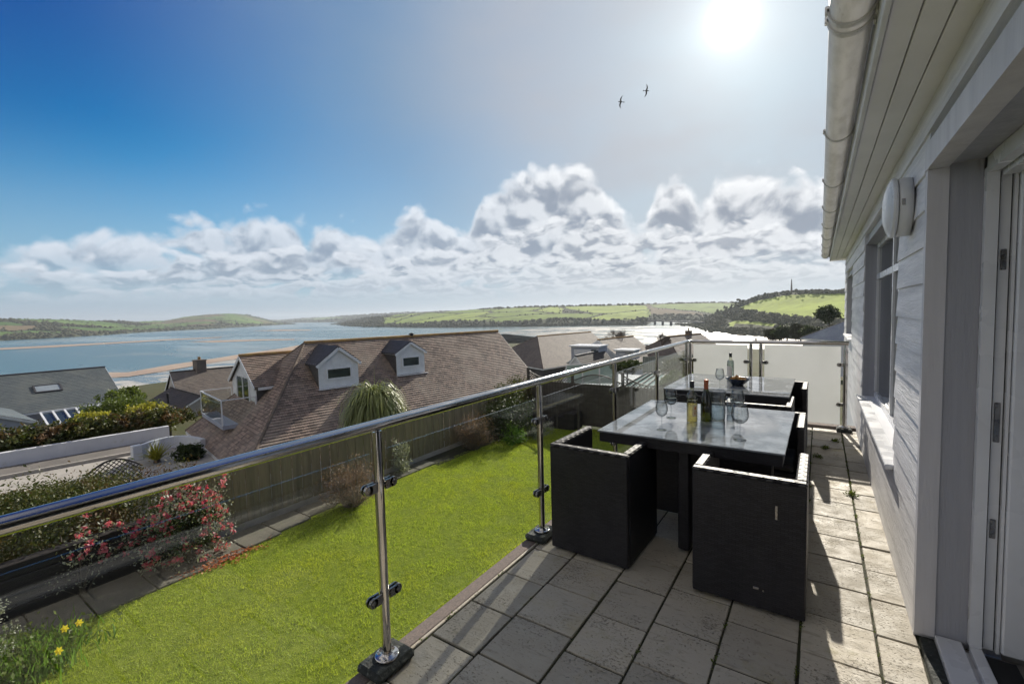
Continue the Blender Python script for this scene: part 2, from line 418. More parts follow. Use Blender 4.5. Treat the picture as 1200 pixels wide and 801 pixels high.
def m_ratt():
    m, t = newmat('woven_black_rattan'); v = objco(t)
    br = t.nodes.new('ShaderNodeTexBrick')
    # flat weave: horizontals over verticals
    s = t.nodes.new('ShaderNodeSeparateXYZ'); t.links.new(v.s, s.inputs[0])
    h = E(s.outputs[0])+E(s.outputs[1]); u = comb(h, E(s.outputs[2]), 0.)
    t.links.new(u.s, br.inputs['Vector']); br.inputs['Scale'].default_value = 1.; br.inputs['Brick Width'].default_value = .034; br.inputs['Row Height'].default_value = .010
    br.inputs['Mortar Size'].default_value = .0012; br.inputs['Color1'].default_value = (.016, .015, .018, 1); br.inputs['Color2'].default_value = (.029, .027, .032, 1); br.inputs['Mortar'].default_value = (.004, .004, .005, 1)
    nr = bumpn(E(br.outputs['Fac'])*-1.0, .6, .003)
    c = mixc(smooth(noise(v, 3., 4, .6), .4, .7)*.3, E(br.outputs[0]), (.04, .037, .042))
    finish(t, pbsdf(t, c, .48, 0., .4, nr)); return m
MT['rattan'] = m_ratt()
def m_rim():
    m, t = newmat('woven_rim'); v = objco(t)
    ch = t.nodes.new('ShaderNodeTexWave'); ch.wave_type = 'BANDS'; ch.bands_direction = 'DIAGONAL'
    t.links.new(v.s, ch.inputs['Vector']); ch.inputs['Scale'].default_value = 9.
    w = E(ch.outputs['Fac'])
    ch2 = t.nodes.new('ShaderNodeTexWave'); ch2.bands_direction = 'DIAGONAL'; t.links.new(scalev(v, -1, 1, 1).s, ch2.inputs['Vector']); ch2.inputs['Scale'].default_value = 9.
    w2 = E(ch2.outputs['Fac']); k = E.m('MAXIMUM', w*smooth(w2, .35, .65), smooth(w2, .6, .9)*.6)
    c = mixc(smooth(k, .35, .7), (.012, .011, .013), (.075, .072, .072))
    finish(t, pbsdf(t, c, .5, 0., .3, bumpn(k, .8, .004))); return m
MT['rim'] = m_rim()
MT['cushion'] = pm('dark_cushion', (.02, .02, .022), rough=.8)
def m_tabletop():
    m, t = newmat('table_glass_on_weave'); v = objco(t)
    s = t.nodes.new('ShaderNodeSeparateXYZ'); t.links.new(v.s, s.inputs[0])
    br = t.nodes.new('ShaderNodeTexBrick'); t.links.new(v.s, br.inputs['Vector']); br.inputs['Scale'].default_value = 1.
    br.inputs['Brick Width'].default_value = .02; br.inputs['Row Height'].default_value = .008; br.inputs['Mortar Size'].default_value = .001
    br.inputs['Color1'].default_value = (.18, .195, .205, 1); br.inputs['Color2'].default_value = (.18, .195, .205, 1); br.inputs['Mortar'].default_value = (.10, .11, .118, 1)
    cloud_sheen = smooth(noise(v, 4., 6, .62), .42, .62)  # pale patches painted into the base colour as cloudy sky reflections
    c = mixc(cloud_sheen*.6, E(br.outputs[0]), (.38, .405, .43))
    b = pbsdf(t, c, 1., 0., .0); setin(t, b, 'Coat Weight', 1.); setin(t, b, 'Coat Roughness', smooth(noise(v, 3., 5, .6), .4, .65, .0, .03)); setin(t, b, 'Coat IOR', 1.62)
    finish(t, b); return m
MT['tabletop'] = m_tabletop()
MT['frost'] = None
def m_frost():
    m, t = newmat('frosted_glass'); v = objco(t)
    c = mixc(smooth(noise(v, 1.6, 5, .6), .35, .7), (.88, .895, .895), (.82, .835, .83))
    tl = t.nodes.new('ShaderNodeBsdfTranslucent'); t.links.new(c.s, tl.inputs[0])
    df = t.nodes.new('ShaderNodeBsdfDiffuse'); t.links.new(cadd(c, (.75, .75, .75), 1., 'MULTIPLY').s, df.inputs[0])
    a = t.nodes.new('ShaderNodeMixShader'); a.inputs[0].default_value = .62
    t.links.new(df.outputs[0], a.inputs[1]); t.links.new(tl.outputs[0], a.inputs[2])
    tp = t.nodes.new('ShaderNodeBsdfTransparent'); b = t.nodes.new('ShaderNodeMixShader'); b.inputs[0].default_value = .08
    t.links.new(a.outputs[0], b.inputs[1]); t.links.new(tp.outputs[0], b.inputs[2])
    gl = t.nodes.new('ShaderNodeBsdfGlossy'); gl.inputs['Roughness'].default_value = .08; fr = t.nodes.new('ShaderNodeFresnel'); fr.inputs[0].default_value = 1.45
    d = t.nodes.new('ShaderNodeMixShader'); t.links.new(fr.outputs[0], d.inputs[0]); t.links.new(b.outputs[0], d.inputs[1]); t.links.new(gl.outputs[0], d.inputs[2])
    finish(t, d); return m
MT['frost'] = m_frost()
MT['lawn_soil'] = pm('mossy_turf', (.15, .20, .018), (.24, .29, .035), 9., .9, bump=1., bsc=70, bd=.03, c3=(.08, .10, .012), spec=.1)
MT['blade'] = leafmat('grass_blades', (.30, .40, .04), (.48, .52, .10), .7, .5, .6, c3=(.42, .46, .06))
MT['earth'] = pm('rough_ground', (.07, .08, .035), (.10, .09, .05), .25, .95, bump=.8, bsc=4, bd=.1, c3=(.05, .07, .02), spec=.1)
MT['fence'] = pm('weathered_fence_board', (.25, .21, .14), (.16, .14, .095), 1.6, .85, bump=.7, bsc=22, bd=.006, stretch=(6, 6, .5), c3=(.19, .20, .10), spec=.2)
MT['fence_dark'] = pm('dark_stained_board', (.085, .075, .065), (.055, .048, .042), 2., .7, bump=.6, bsc=22, bd=.006, stretch=(1, 1, 4), spec=.3)
MT['sleeper'] = pm('dark_sleepers', (.045, .04, .038), (.028, .026, .026), 2., .8, bump=.7, bsc=18, bd=.01, stretch=(2, .5, 4), spec=.2)
MT['path'] = pm('worn_path_slabs', (.145, .13, .105), (.10, .095, .075), 2.4, .9, bump=.6, bsc=30, c3=(.13, .14, .08))
MT['render'] = pm('white_render', (.66, .67, .70), (.58, .59, .62), .8, .85, bump=.3, bsc=40, c3=(.52, .52, .50))
MT['render_grey'] = pm('grey_blue_render', (.36, .38, .44), (.31, .33, .39), .6, .85, bump=.3, bsc=30)
MT['roughcast'] = pm('roughcast', (.40, .37, .33), (.31, .29, .26), 2., .95, bump=.6, bsc=40)
MT['road'] = pm('worn_tarmac', (.16, .145, .13), (.12, .11, .10), .7, .9, bump=.4, bsc=80, c3=(.2, .17, .14))
MT['lead'] = pm('dormer_felt', (.05, .048, .055), (.035, .034, .04), 3., .7, bump=.3)
MT['cheek'] = pm('slate_hung_cheek', (.09, .085, .085), (.06, .055, .055), 3., .7, bump=.5, bsc=20, stretch=(1, 1, 5))
MT['ridge'] = pm('lichen_ridge_tile', (.42, .26, .09), (.26, .16, .08), 2.5, .9, bump=.5, bsc=30, c3=(.34, .24, .08))
MT['hip'] = pm('hip_tile', (.17, .13, .10), (.11, .085, .07), 3., .9, bump=.5, bsc=30, c3=(.24, .18, .09))
MT['chimney'] = pm('chimney_render', (.16, .13, .11), (.11, .09, .08), 3., .9, bump=.4)
MT['roof_brown'] = roofmat('brown_clay_tiles', (.36, .265, .21), (.15, .115, .095), (.34, .28, .225), lamt=.6, bw=.2, rh=.15)
MT['roof_pink'] = roofmat('pinkish_tiles', (.22, .18, .15), (.14, .12, .105), (.20, .17, .14), lamt=.3, bw=.25, rh=.2)
MT['roof_dark'] = roofmat('dark_tiles', (.07, .055, .05), (.05, .042, .04), (.085, .07, .062), lamt=.1, bw=.25, rh=.2)
MT['roof_slate'] = roofmat('grey_slates', (.13, .15, .15), (.10, .115, .12), (.16, .17, .155), lich=(.22, .22, .17), lamt=.35, bw=.3, rh=.2, rough=.5)
MT['roof_pale'] = roofmat('pale_slates', (.30, .33, .38), (.25, .28, .33), (.33, .36, .40), lamt=.1, bw=.3, rh=.2)
MT['wood_bark'] = pm('bark', (.10, .085, .065), (.06, .05, .04), 6., .9, bump=.8, bsc=30, bd=.01)
MT['twig'] = pm('bare_twigs', (.16, .125, .10), (.10, .08, .065), 8., .9)

# ============================================================ GROUND AND SETTING
LZ = -2.4                     # lawn level below the balcony
def ground_z(x, y):
    def prof(s, pts):
        return np.interp(s, [p[0] for p in pts], [p[1] for p in pts])
    dx = prof(-x, [(9.25, 0), (10.2, .9), (14, 3.2), (26, 3.7), (36, 4.4), (60, 6.0), (100, 9.5), (200, 20), (330, 32.6), (420, 36)])
    dy = prof(y, [(14.6, 0), (16, .35), (30, 1.2), (60, 4.6), (100, 9), (200, 18), (330, 27), (480, 32.8), (600, 36)])
    return LZ-.03-np.maximum(dx, dy)
def build_ground():
    xs = np.concatenate([np.linspace(-900, -110, 40), np.linspace(-100, -9.2, 92), np.linspace(-8, 40, 25), np.linspace(60, 700, 18)])
    ys = np.concatenate([np.linspace(-500, -20, 18), np.linspace(-15, 120, 91), np.linspace(130, 900, 50)])
    X, Y = np.meshgrid(xs, ys, indexing='ij'); Z = ground_z(X, Y)
    far = np.clip((np.hypot(X, Y)-25)/60, 0, 1)
    Z = Z+far*(np.sin(X*.11+Y*.05)*.5+np.sin(Y*.17-X*.07)*.4)
    V = np.stack([X, Y, Z], -1).reshape(-1, 3); n = len(ys)
    F = [(i*n+j, (i+1)*n+j, (i+1)*n+j+1, i*n+j+1) for i in range(len(xs)-1) for j in range(n-1)]
    MB().add(V, F, sm=True).build('ground', MT['earth'], kind='structure')
build_ground()
m = MB(); m.box(-8.7, -1.69, -3, 14.1, LZ-.4, LZ); m.build('lawn', MT['lawn_soil'], kind='structure')
# grass blades
def grass():
    n = 300000
    r = RNG.random(n)
    x = -8.5+RNG.random(n)*6.55; y = .4+RNG.random(n)**.8*13.6
    a = RNG.random(n)*2*np.pi; h = .016+RNG.random(n)*.022; w = .0028+RNG.random(n)*.003
    clump = np.sin(x*5.1+np.sin(y*3.3)*2)*np.sin(y*4.7+x*1.3)+.9*np.sin(x*23+np.sin(y*17)*2)*np.sin(y*21+np.sin(x*9)*2.5); h *= (1+.42*clump)
    lean = RNG.normal(0, .022, (n, 2))
    b = np.stack([x, y, np.full(n, LZ-.004)], -1); dx = np.stack([np.cos(a)*w, np.sin(a)*w, 0*a], -1)
    top = b+np.stack([lean[:, 0], lean[:, 1], h], -1)
    V = np.stack([b-dx, b+dx, top], 1)[x > -8.10-.38*np.clip((y-3.4)/2.2, 0, 1)]
    np_mesh('grass', V, 3, MT['blade'], kind='stuff', label='short bright green mossy grass covering the garden lawn')
grass()
# balcony paving: individual slabs in columns
def paving():
    m = MB(); xs = [-1.575, -1.3, -.97, -.68, -.37, -.06, .24, .40]
    rr = random.Random(5)
    off = [1.77, 2.13, 2.37, 2.17, 2.33, 2.47, 2.30]
    for c in range(7):
        y = off[c]-.345*12
        while y < 7.0:
            L = .325 if c != 5 else .335
            L += rr.uniform(-.012, .012); a, b = y, y+L; y = b
            if b > 7.0: b = 7.0
            if a < -1.6 or b-a < .05: continue
            dz = rr.uniform(-.004, .003); g = .0045
            m.box(xs[c]+g+rr.uniform(0, .003), xs[c+1]-g-rr.uniform(0, .002), a+g, b-g-rr.uniform(0, .004), -.03, dz, bev=.003)
    m.build('paving', MT['slab'], kind='structure')
    MB().box(-1.58, .6, -1.7, 7.05, -.12, -.009).build('paving_bed', MT['joint'], kind='structure')
    MB().box(-1.69, -1.597, -1.7, 7.06, -.12, -.004, bev=.012).build('kerb', MT['kerb'], kind='structure')
    MB().box(-1.5965, -1.579, -1.7, 7.06, -.12, .002, bev=.004).build('kerb_edge', MT['slab'], kind='structure')
    MB().box(-1.62, .6, 7.0, 7.15, -.12, .035, bev=.01).build('kerb', MT['kerb'], kind='structure')
    MB().box(-1.67, .6, -1.7, 7.1, LZ-.2, -.125).build('balcony_base', MT['render'], kind='structure')
paving()

def weeds():
    V = []; rr = random.Random(6)
    spots = [(.24, y+rr.uniform(-.03, .03)) for y in np.arange(1.9, 6.8, .16)]+[(-.06+rr.uniform(-.01, .01), y) for y in np.arange(2.2, 6.8, .35)]+[(-1.58, y) for y in np.arange(-.5, 6.8, .22)]+[(-.68, 1.95), (-.37, 2.1), (-.37, 2.35), (-1.3, 2.0)]
    for (x, y) in spots:
        k = rr.choice([6, 10, 18, 26]); V.append(leaves([(x, y, .0)], .010*rr.uniform(.7, 1.5), k, (.004, .025, .002), .5, .6))
    for (x, y) in ((.07, 6.0), (.17, 6.35), (.0, 5.6), (.24, 4.6)):
        V.append(leaves([(x, y, .006)], .026, 110, (.018, .022, .008), .35, .6))
    V = np.concatenate(V); V[:, 2] = np.maximum(V[:, 2], -.006)
    np_mesh('moss', V, 4, MT['hedge_green'], kind='stuff', label='tiny tufts of moss and weeds growing in the joints of the paving')
LATER = [weeds]

# ============================================================ THE HOUSE THE BALCONY BELONGS TO
def home():
    h = thing('house', 'grey weatherboarded house wall with white gutter and open doorway on the right', 'house', (.4, 0, 0))
    P = lambda mb, name, mat, par=h, **k: mb.build(name, mat, par, **k)
    WX = .40; Yd = 2.72; Ye = 10.9; ZS = 2.47
    wins = [(3.66, 6.30, .57, 2.22), (8.45, 10.2, 1.06, 2.06)]
    m = MB(); z = .0; rr = random.Random(3)
    while z < ZS-.01:
        z1 = min(z+.166, ZS)
        iv = [(Yd+.05, Ye)]
        if z >= 2.26: iv = [(-1.7, Ye)]
        for (a, b, c, d) in wins:
            if z1 > c and z < d:
                iv = [q for (u, v) in iv for q in ((u, min(v, a)), (max(u, b), v)) if q[1]-q[0] > .01]
        for (u, v) in iv:
            poly = [(WX-.012, u, z), (WX-.001, u, z1+.012), (WX+.03, u, z1+.012), (WX+.03, u, z)]
            m.prism(poly, (0, v-u, 0))
        z = z1
    P(m, 'wall', MT['board'])
    m = MB()   # masonry body behind the boards, with openings left free
    x0, x1 = WX+.031, WX+.28
    for (u, v, a, b) in [(Yd+.05, 3.66, 0, ZS), (6.30, 8.45, 0, ZS), (10.2, Ye, 0, ZS), (3.66, 6.3, 0, .57), (3.66, 6.3, 2.22, ZS), (8.45, 10.2, 0, 1.06), (8.45, 10.2, 2.06, ZS), (-1.7, Yd+.05, 2.26, ZS)]:
        m.box(x0, x1, u, v, a, b)
    m.box(WX, 7, Ye, Ye+.02, LZ, ZS+.2); m.box(WX+.02, 7, -1.8, Ye, LZ, -.125); m.box(WX, WX+.3, -3.2, -1.72, LZ, ZS)
    P(m, 'masonry', MT['render'])
    # door opening trims
    m = MB(); m.box(.384, .455, Yd, Yd+.049, .04, 2.15); P(m, 'corner_board', MT['trim'])
    m = MB(); m.box(.380, .452, -1.7, Yd+.049, 2.151, 2.262); P(m, 'head_board', MT['trim'])
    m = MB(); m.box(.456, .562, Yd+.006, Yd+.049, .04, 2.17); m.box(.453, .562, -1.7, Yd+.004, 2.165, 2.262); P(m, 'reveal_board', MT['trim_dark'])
    d = P(MB().box(.563, .602, Yd-.03, Yd+.049, .06, 2.12).box(.563, .602, -1.7, Yd-.031, 2.10, 2.163).box(.609, .640, Yd-.012, Yd+.049, .06, 2.12).box(.645, .655, Yd-.03, Yd+.049, .06, 2.12).box(.609, .655, -1.7, Yd-.031, 2.08, 2.16), 'door_frame', MT['upvc'])
    P(MB().box(.602, .609, Yd-.005, Yd+.049, .06, 2.12).box(.640, .645, Yd-.005, Yd+.045, .06, 2.12), 'gasket', MT['gasket'], d)
    for zc, hh in ((1.74, .085), (1.06, .17), (.60, .085)):
        k = MB().box(.614, .633, Yd-.018, Yd-.012, zc-hh/2, zc+hh/2, bev=.003)
        for q in (-.35, 0, .35): k.box(.619, .628, Yd-.021, Yd-.0178, zc+q*hh-.004, zc+q*hh+.004)
        P(k, 'hinge', MT['steel_dull'], d)
    P(MB().box(.658, .745, Yd-.05, Yd+.02, .07, 2.12, bev=.006), 'door_leaf', MT['upvc'])
    s = P(MB().box(.455, .545, -1.7, Yd+.0, .02, .055, bev=.004).box(.562, .604, -1.7, Yd-.032, .02, .062, bev=.003).box(.545, .562, -1.7, Yd-.031, .015, .03), 'threshold', MT['upvc'])
    P(MB().box(.402, .454, -1.7, Yd+.0, -.008, .028, bev=.004), 'flashing', MT['rubber'], s)
    P(MB().box(.606, .70, -1.7, Yd-.055, .02, .05), 'doormat_well', MT['mat'])
    # room behind the doorway
    m = MB(); m.box(.68, 4.2, Yd+.03, Yd+.2, .0, 2.44); m.box(4.2, 4.3, -1.7, Yd+.2, 0, 2.44); m.box(.70, 4.2, -1.75, -1.66, 0, 2.44); m.box(.56, 4.3, -1.7, Yd+.2, 2.30, 2.4); m.box(.46, 4.3, -1.7, Yd+.02, -.12, .012)
    P(m, 'room', MT['room'])
    # windows
    for k, (a, b, c, d_) in enumerate(wins):
        m = MB(); t = .012
        m.box(.403, .50, b-t, b, c, d_); m.box(.403, .50, a, a+t, c, d_); m.box(.403, .50, a+t, b-t, d_-t, d_)
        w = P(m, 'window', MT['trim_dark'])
        m = MB(); f0, f1 = .500, .545; q = .055
        m.box(f0, f1, a, a+q, c, d_); m.box(f0, f1, b-q, b, c, d_); m.box(f0, f1, a+q, b-q, d_-q, d_); m.box(f0, f1, a+q, b-q, c, c+q)
        mid = [a+(b-a)*i/2 for i in (1,)]
        for y in mid: m.box(f0+.002, f1, y-q/2, y+q/2, c+q, d_-q)
        if k == 0:
            zt = d_-.36
            m.box(f0+.001, f1, a+q, mid[0]-q/2, zt-q/2, zt+q/2); m.box(f0+.001, f1, mid[0]+q/2, b-q, zt-q/2, zt+q/2)
        P(m, 'frame', MT['upvc'], w)
        P(MB().box(f0+.018, f0+.024, a+q, b-q, c+q, d_-q), 'pane', MT['dark_glass'], w)
        P(MB().box(.35, .50, a-.04, b+.04, c-.035, c-.002, bev=.006), 'sill', MT['upvc'], w)
    # eaves
    m = MB()
    for (a, b) in ((.168, .245), (.249, .326), (.330, .41)): m.box(a, b, -1.7, 11.3, ZS+.001, ZS+.02, bev=.003)
    m.box(.16, .42, -1.7, 11.3, ZS+.0205, ZS+.03)
    P(m, 'soffit', MT['soffit'])
    P(MB().box(.147, .166, -1.7, 11.32, ZS-.012, ZS+.17, bev=.003).box(.166, .43, 11.301, 11.325, ZS-.012, ZS+.15), 'fascia', MT['white_paint'])
    # gutter, half round, open on top
    cx, cz, r = .078, 2.585, .066
    prof = [(cx+r*math.cos(t), cz+r*math.sin(t)) for t in np.linspace(math.pi, 2*math.pi, 15)]
    pin = [(cx+(r-.004)*math.cos(t), cz+(r-.004)*math.sin(t)) for t in np.linspace(2*math.pi, math.pi, 15)]
    m = MB(); loop = prof+pin; n = len(loop); y0, y1 = -1.7, 11.36
    m.add([(x, y0, z) for x, z in loop]+[(x, y1, z) for x, z in loop], [((i+1) % n, i, i+n, (i+1) % n+n) for i in range(n)], sm=True)
    m.prism([(x, y1, z) for x, z in prof], (0, .006, 0)); g = P(m, 'gutter', MT['gutter'])
    for i, yb in enumerate((.7, 2.02, 3.3, 4.55, 5.75, 6.95, 8.1, 9.25, 10.3, 11.2)):
        for dy in ((-.045, .02) if i in (1, 6) else (0,)):
            m = MB(); w = .026
            for k in range(14):
                t0 = math.pi+(math.pi)*k/14; t1 = math.pi+math.pi*(k+1)/14; R = r+.006
                m.prism([(cx+r*math.cos(t0), yb+dy, cz+r*math.sin(t0)), (cx+R*math.cos(t0), yb+dy, cz+R*math.sin(t0)), (cx+R*math.cos(t1), yb+dy, cz+R*math.sin(t1)), (cx+r*math.cos(t1), yb+dy, cz+r*math.sin(t1))], (0, w, 0))
            m.box(cx+r-.004, .1465, yb+dy-.004, yb+dy+w+.004, cz-.055, cz+.015, bev=.003)
            m.box(cx-r-.012, cx-r+.006, yb+dy, yb+dy+w, cz-.012, cz+.012, bev=.003)
            P(m, 'gutter_bracket', MT['gutter'], g)
    # roof
    m = MB(); a = math.tan(rad(28)); pts = [(.10, ZS+.175), (4.6, ZS+.175+4.5*a), (4.6, ZS+.15+4.5*a-.05), (.10, ZS+.13)]
    m.prism([(x, -2, z) for x, z in pts], (0, 13.4, 0)); P(m, 'roof', MT['roof_dark'])
home()
# round bulkhead lamp by the door
L = thing('wall_lamp', 'round white bulkhead lamp fixed to the weatherboards high beside the doorway', 'lamp', (.39, 3.22, 2.08))
MB().lathe((.386, 3.22, 2.08), [(.001, 0), (.150, 0), (.152, -.03), (.150, -.052), (.144, -.056), (.001, -.056)], 40, 'x').build('base', MT['white_paint'], L)
MB().lathe((.329, 3.22, 2.08), [(.148, -.001), (.156, -.006), (.156, -.020), (.146, -.028), (.142, -.024), (.13, -.036), (.08, -.050), (.001, -.056)], 40, 'x').build('diffuser', MT['upvc'], L)
MB().box(.338, .352, 3.22-.157, 3.22-.149, 2.07, 2.10).build('catch', MT['steel_dull'], L)

# ============================================================ BALUSTRADE
def balustrade():
    b = thing('balustrade', 'polished steel and glass balustrade round the balcony with frosted panels at the far end', 'balustrade', (-1.6, 2.7, 0))
    X = -1.6
    m = MB(); ye = 6.86
    path = [(X, -1.6, 1.1), (X, ye, 1.1)]+[(X+.09-.09*math.cos(t), ye+.09*math.sin(t), 1.1) for t in np.linspace(.2, math.pi/2, 6)]+[(.30, ye+.09, 1.1)]
    m.tube(path, .0245, 24); m.build('handrail', MT['steel'], b)
    def post(x, y, along, sides=(-1, 1), clampz=(.33, .83), col='steel', rr=.021, plate=True, pad=True):
        p = MB().tube([(x, y, .05), (x, y, 1.072)], rr, 20).tube([(x, y, 1.02), (x, y, 1.078)], rr*.55, 12).build('post', MT[col], b)
        if plate:
            q = MB().lathe((x, y, .045), [(.001, 0), (.052, 0), (.054, .003), (.054, .009), (.050, .012), (.026, .013), (.024, .02), (.0215, .021)], 32)
            for k in range(4):
                t = k*math.pi/2+.6; q.lathe((x+.04*math.cos(t), y+.04*math.sin(t), .056), [(.007, 0), (.007, .004), (.001, .005)], 10)
            q.build('base_plate', MT['steel'], p)
        if pad:
            MB().box(x-.085, x+.075, y-.11, y+.11, -.002, .045, bev=.018).build('mortar_pad', MT['rubber'], p)
        for s in sides:
            for z in clampz:
                c = MB(); a = Vector(along)*s; ctr = Vector((x, y, z))
                nrm = Vector((along[1], along[0], 0))
                c.tube([ctr+a*rr*.8, ctr+a*.05], .011, 10)
                for side in (-1, 1):
                    e = ctr+a*.068+nrm*(side*.0065)
                    c.tube([e, e+nrm*side*.010], [.023, .021], 18)
                    c.tube([e+nrm*side*.010, e+nrm*side*.012], [.010, .008], 12)
                    f = ctr+a*.045+nrm*(side*.0115); c.beam(f-a*.022, f+a*.02, .010, .040)
                c.build('clamp', MT['steel_dull'], p)
        return p
    ys = [-.1, 1.29, 2.68, 4.07, 5.42]
    for y in ys: post(X, y, (0, 1, 0))
    post(X, 6.88, (0, 1, 0), sides=(-1,))
    allys = ys+[6.88]
    for i in range(5):
        MB().box(X-.005, X+.005, allys[i]+.045, allys[i+1]-.045, .09, .985, bev=.0015).build('glass_panel', MT['glass'], b)
    MB().box(X-.005, X+.005, -1.5, -.145, .09, .985).build('glass_panel', MT['glass'], b)
    Y = 6.95
    post(X+.035, Y, (1, 0, 0), sides=(1,), pad=False)
    post(-.775, Y, (1, 0, 0), sides=(-1,)); post(-.655, Y, (1, 0, 0), sides=(1,))
    post(.272, Y, (1, 0, 0), sides=(-1,), rr=.024)
    for (x0, x1) in ((X+.08, -.815), (-.612, .225)):
        MB().box(x0, x1, Y-.005, Y+.005, .075, 1.06, bev=.0015).build('glass_panel', MT['frost'], b, label='frosted white glass panel')
    # small finial on the rail between the paired posts
    MB().lathe((-.715, Y, 1.122), [(.012, 0), (.014, .006), (.008, .012), (.012, .02), (.009, .032), (.001, .036)], 14).build('finial', MT['steel_dull'], b)
balustrade()

# ============================================================ TABLES AND CUBE CHAIRS
def table(x0, x1, y0, y1, label):
    t = thing('table', label, 'table', ((x0+x1)/2, (y0+y1)/2, 0), 'glass topped rattan tables')
    MB().box(x0, x1, y0, y1, .738, .750, bev=.003).build('tabletop', MT['tabletop'], t)
    m = MB(); i = .012; m.box(x0+i, x1-i, y0+i, y0+i+.05, .672, .7375); m.box(x0+i, x1-i, y1-i-.05, y1-i, .672, .7375); m.box(x0+i, x0+i+.05, y0+i+.0501, y1-i-.0501, .672, .7375); m.box(x1-i-.05, x1-i, y0+i+.0501, y1-i-.0501, .672, .7375)
    m.box(x0+.063, x1-.063, y0+.063, y1-.063, .715, .737)
    m.build('apron', MT['rattan'], t)
    xc, yc = (x0+x1)/2, (y0+y1)/2
    m = MB(); m.box(xc-.035, xc+.035, y0+.06, y1-.06, .02, .671, bev=.008); m.box(x0+.1, xc-.036, yc-.035, yc+.035, .02, .671, bev=.008); m.box(xc+.036, x1-.1, yc-.035, yc+.035, .02, .671, bev=.008)
    m.build('cross_base', MT['rattan'], t)
    for (fx, fy) in ((xc, y0+.12), (xc, y1-.12), (x0+.16, yc), (x1-.16, yc)):
        MB().lathe((fx, fy, .0), [(.02, 0), (.022, .005), (.022, .02)], 12).build('foot', MT['gasket'], t)
    return t
table(-1.27, -.15, 2.90, 4.13, 'front glass topped black rattan table, the one with two wine bottles on it')
table(-1.36, -.22, 4.80, 6.06, 'rear glass topped rattan table, next to the frosted glass panels')
def cube_chair():
    w, d, hh, t = .53, .55, .70, .047
    c = thing('cube_chair', 'chair', 'chair', (0, 0, 0), 'black woven rattan cube chairs round the glass tables')
    m = MB(); x0, x1, y0, y1 = -w/2, w/2, -d/2, d/2
    m.box(x0, x1, y0, y0+t, .015, hh-.006, bev=.006); m.box(x0, x0+t, y0+t+.0005, y1, .015, hh-.006, bev=.006); m.box(x1-t, x1, y0+t+.0005, y1, .015, hh-.006, bev=.006)
    m.build('shell', MT['rattan'], c)
    m = MB(); e = .003
    def rimbar(ax0, ax1, ay0, ay1): m.box(ax0-e, ax1+e, ay0-e, ay1+e, hh-.010, hh+.010, bev=.009)
    rimbar(x0, x1, y0, y0+t); rimbar(x0, x0+t, y0+t+.007, y1); rimbar(x1-t, x1, y0+t+.007, y1)
    m.build('rim', MT['rim'], c)
    MB().box(x0+t+.001, x1-t-.001, y0+t+.001, y1-.01, .26, .36, bev=.01).build('seat', MT['rattan'], c)
    MB().box(x0+t+.006, x1-t-.006, y0+t+.006, y1-.015, .361, .42, bev=.02).build('cushion', MT['cushion'], c)
    for (fx, fy) in ((x0+.04, y0+.04), (x1-.04, y0+.04), (x0+.03, y1-.04), (x1-.03, y1-.04)):
        MB().lathe((fx, fy, 0), [(.015, 0), (.017, .004), (.017, .015)], 10).build('foot', MT['gasket'], c)
    return c
ch = cube_chair()
spots = [(-1.195, 2.845, 0, 'cube chair nearest the balustrade, at the left front corner of the front table', -1.5),
         (-.305, 2.845, 0, 'cube chair with a small pale tag, at the right front corner of the front table', 0),
         (-.345, 4.06, 180, 'cube chair tucked under the back right corner of the front table', 0),
         (-.455, 4.80, 0, 'cube chair at the front right corner of the rear table, between both tables', 0),
         (-1.06, 5.00, 0, 'cube chair at the front left corner of the rear table, behind the bottles', 0),
         (-.365, 5.86, 180, 'farthest cube chair, at the back right of the rear table by the frosted glass', 0)]
for i, (x, y, a, lab, da) in enumerate(spots):
    o = ch if i == 0 else copy_tree(ch)
    o.location = (x, y, 0); o.rotation_euler.z = rad(a+da); o['label'] = lab
    if i == 1: tagc = o
q = MB().box(.132, .142, -.2765, -.2745, .505, .575).build('maker_tag', MT['steel_dull'], None); q.parent = tagc
q = MB().box(.035, .062, -.2765, -.2745, .115, .128, bev=.001).box(.078, .086, -.2765, -.2745, .112, .122).build('badge', MT['steel'], None); q.parent = tagc

# ============================================================ THINGS ON THE TABLES
MT['wineglass'] = thinglass('wine_glass', (.93, .945, .95), 1.5, 0, .035, .9)
MT['clearbottle'] = thinglass('clear_bottle_glass', (.88, .89, .80), 1.5, 0, .07, .9)
MT['wine'] = thinglass('white_wine', (.86, .78, .46), 1.36, 0, .0, .4)
MT['wine_fill'] = thinglass('wine_fill', (.70, .76, .80), 1.33, 0, .02, .6)
MT['greenbottle'] = thinglass('green_bottle_glass', (.22, .24, .03), 1.5, 0, .05, .8)
MT['water'] = thinglass('drinking_water', (.80, .87, .90), 1.33, 0, .03, .7)
MT['foil'] = pm('copper_foil', (.42, .13, .07), (.35, .10, .05), 20., .35, .5)
MT['cap'] = pm('black_cap', (.02, .02, .025), rough=.35)
MT['paper'] = pm('label_paper', (.62, .52, .30), (.55, .46, .28), 30., .7)
MT['paper_white'] = pm('white_label_paper', (.70, .66, .62), (.64, .60, .56), 30., .7)
MT['orange'] = pm('orange_print', (.55, .16, .03), rough=.6)
MT['bowl'] = pm('dark_blue_bowl', (.025, .035, .06), (.02, .03, .05), 10., .2, spec=.7)
MT['crisps'] = pm('snack_food', (.55, .33, .10), (.40, .20, .06), 40., .8, c3=(.35, .10, .04))
MT['candle'] = pm('candle_wax', (.75, .73, .66), rough=.5)
TZ = .751
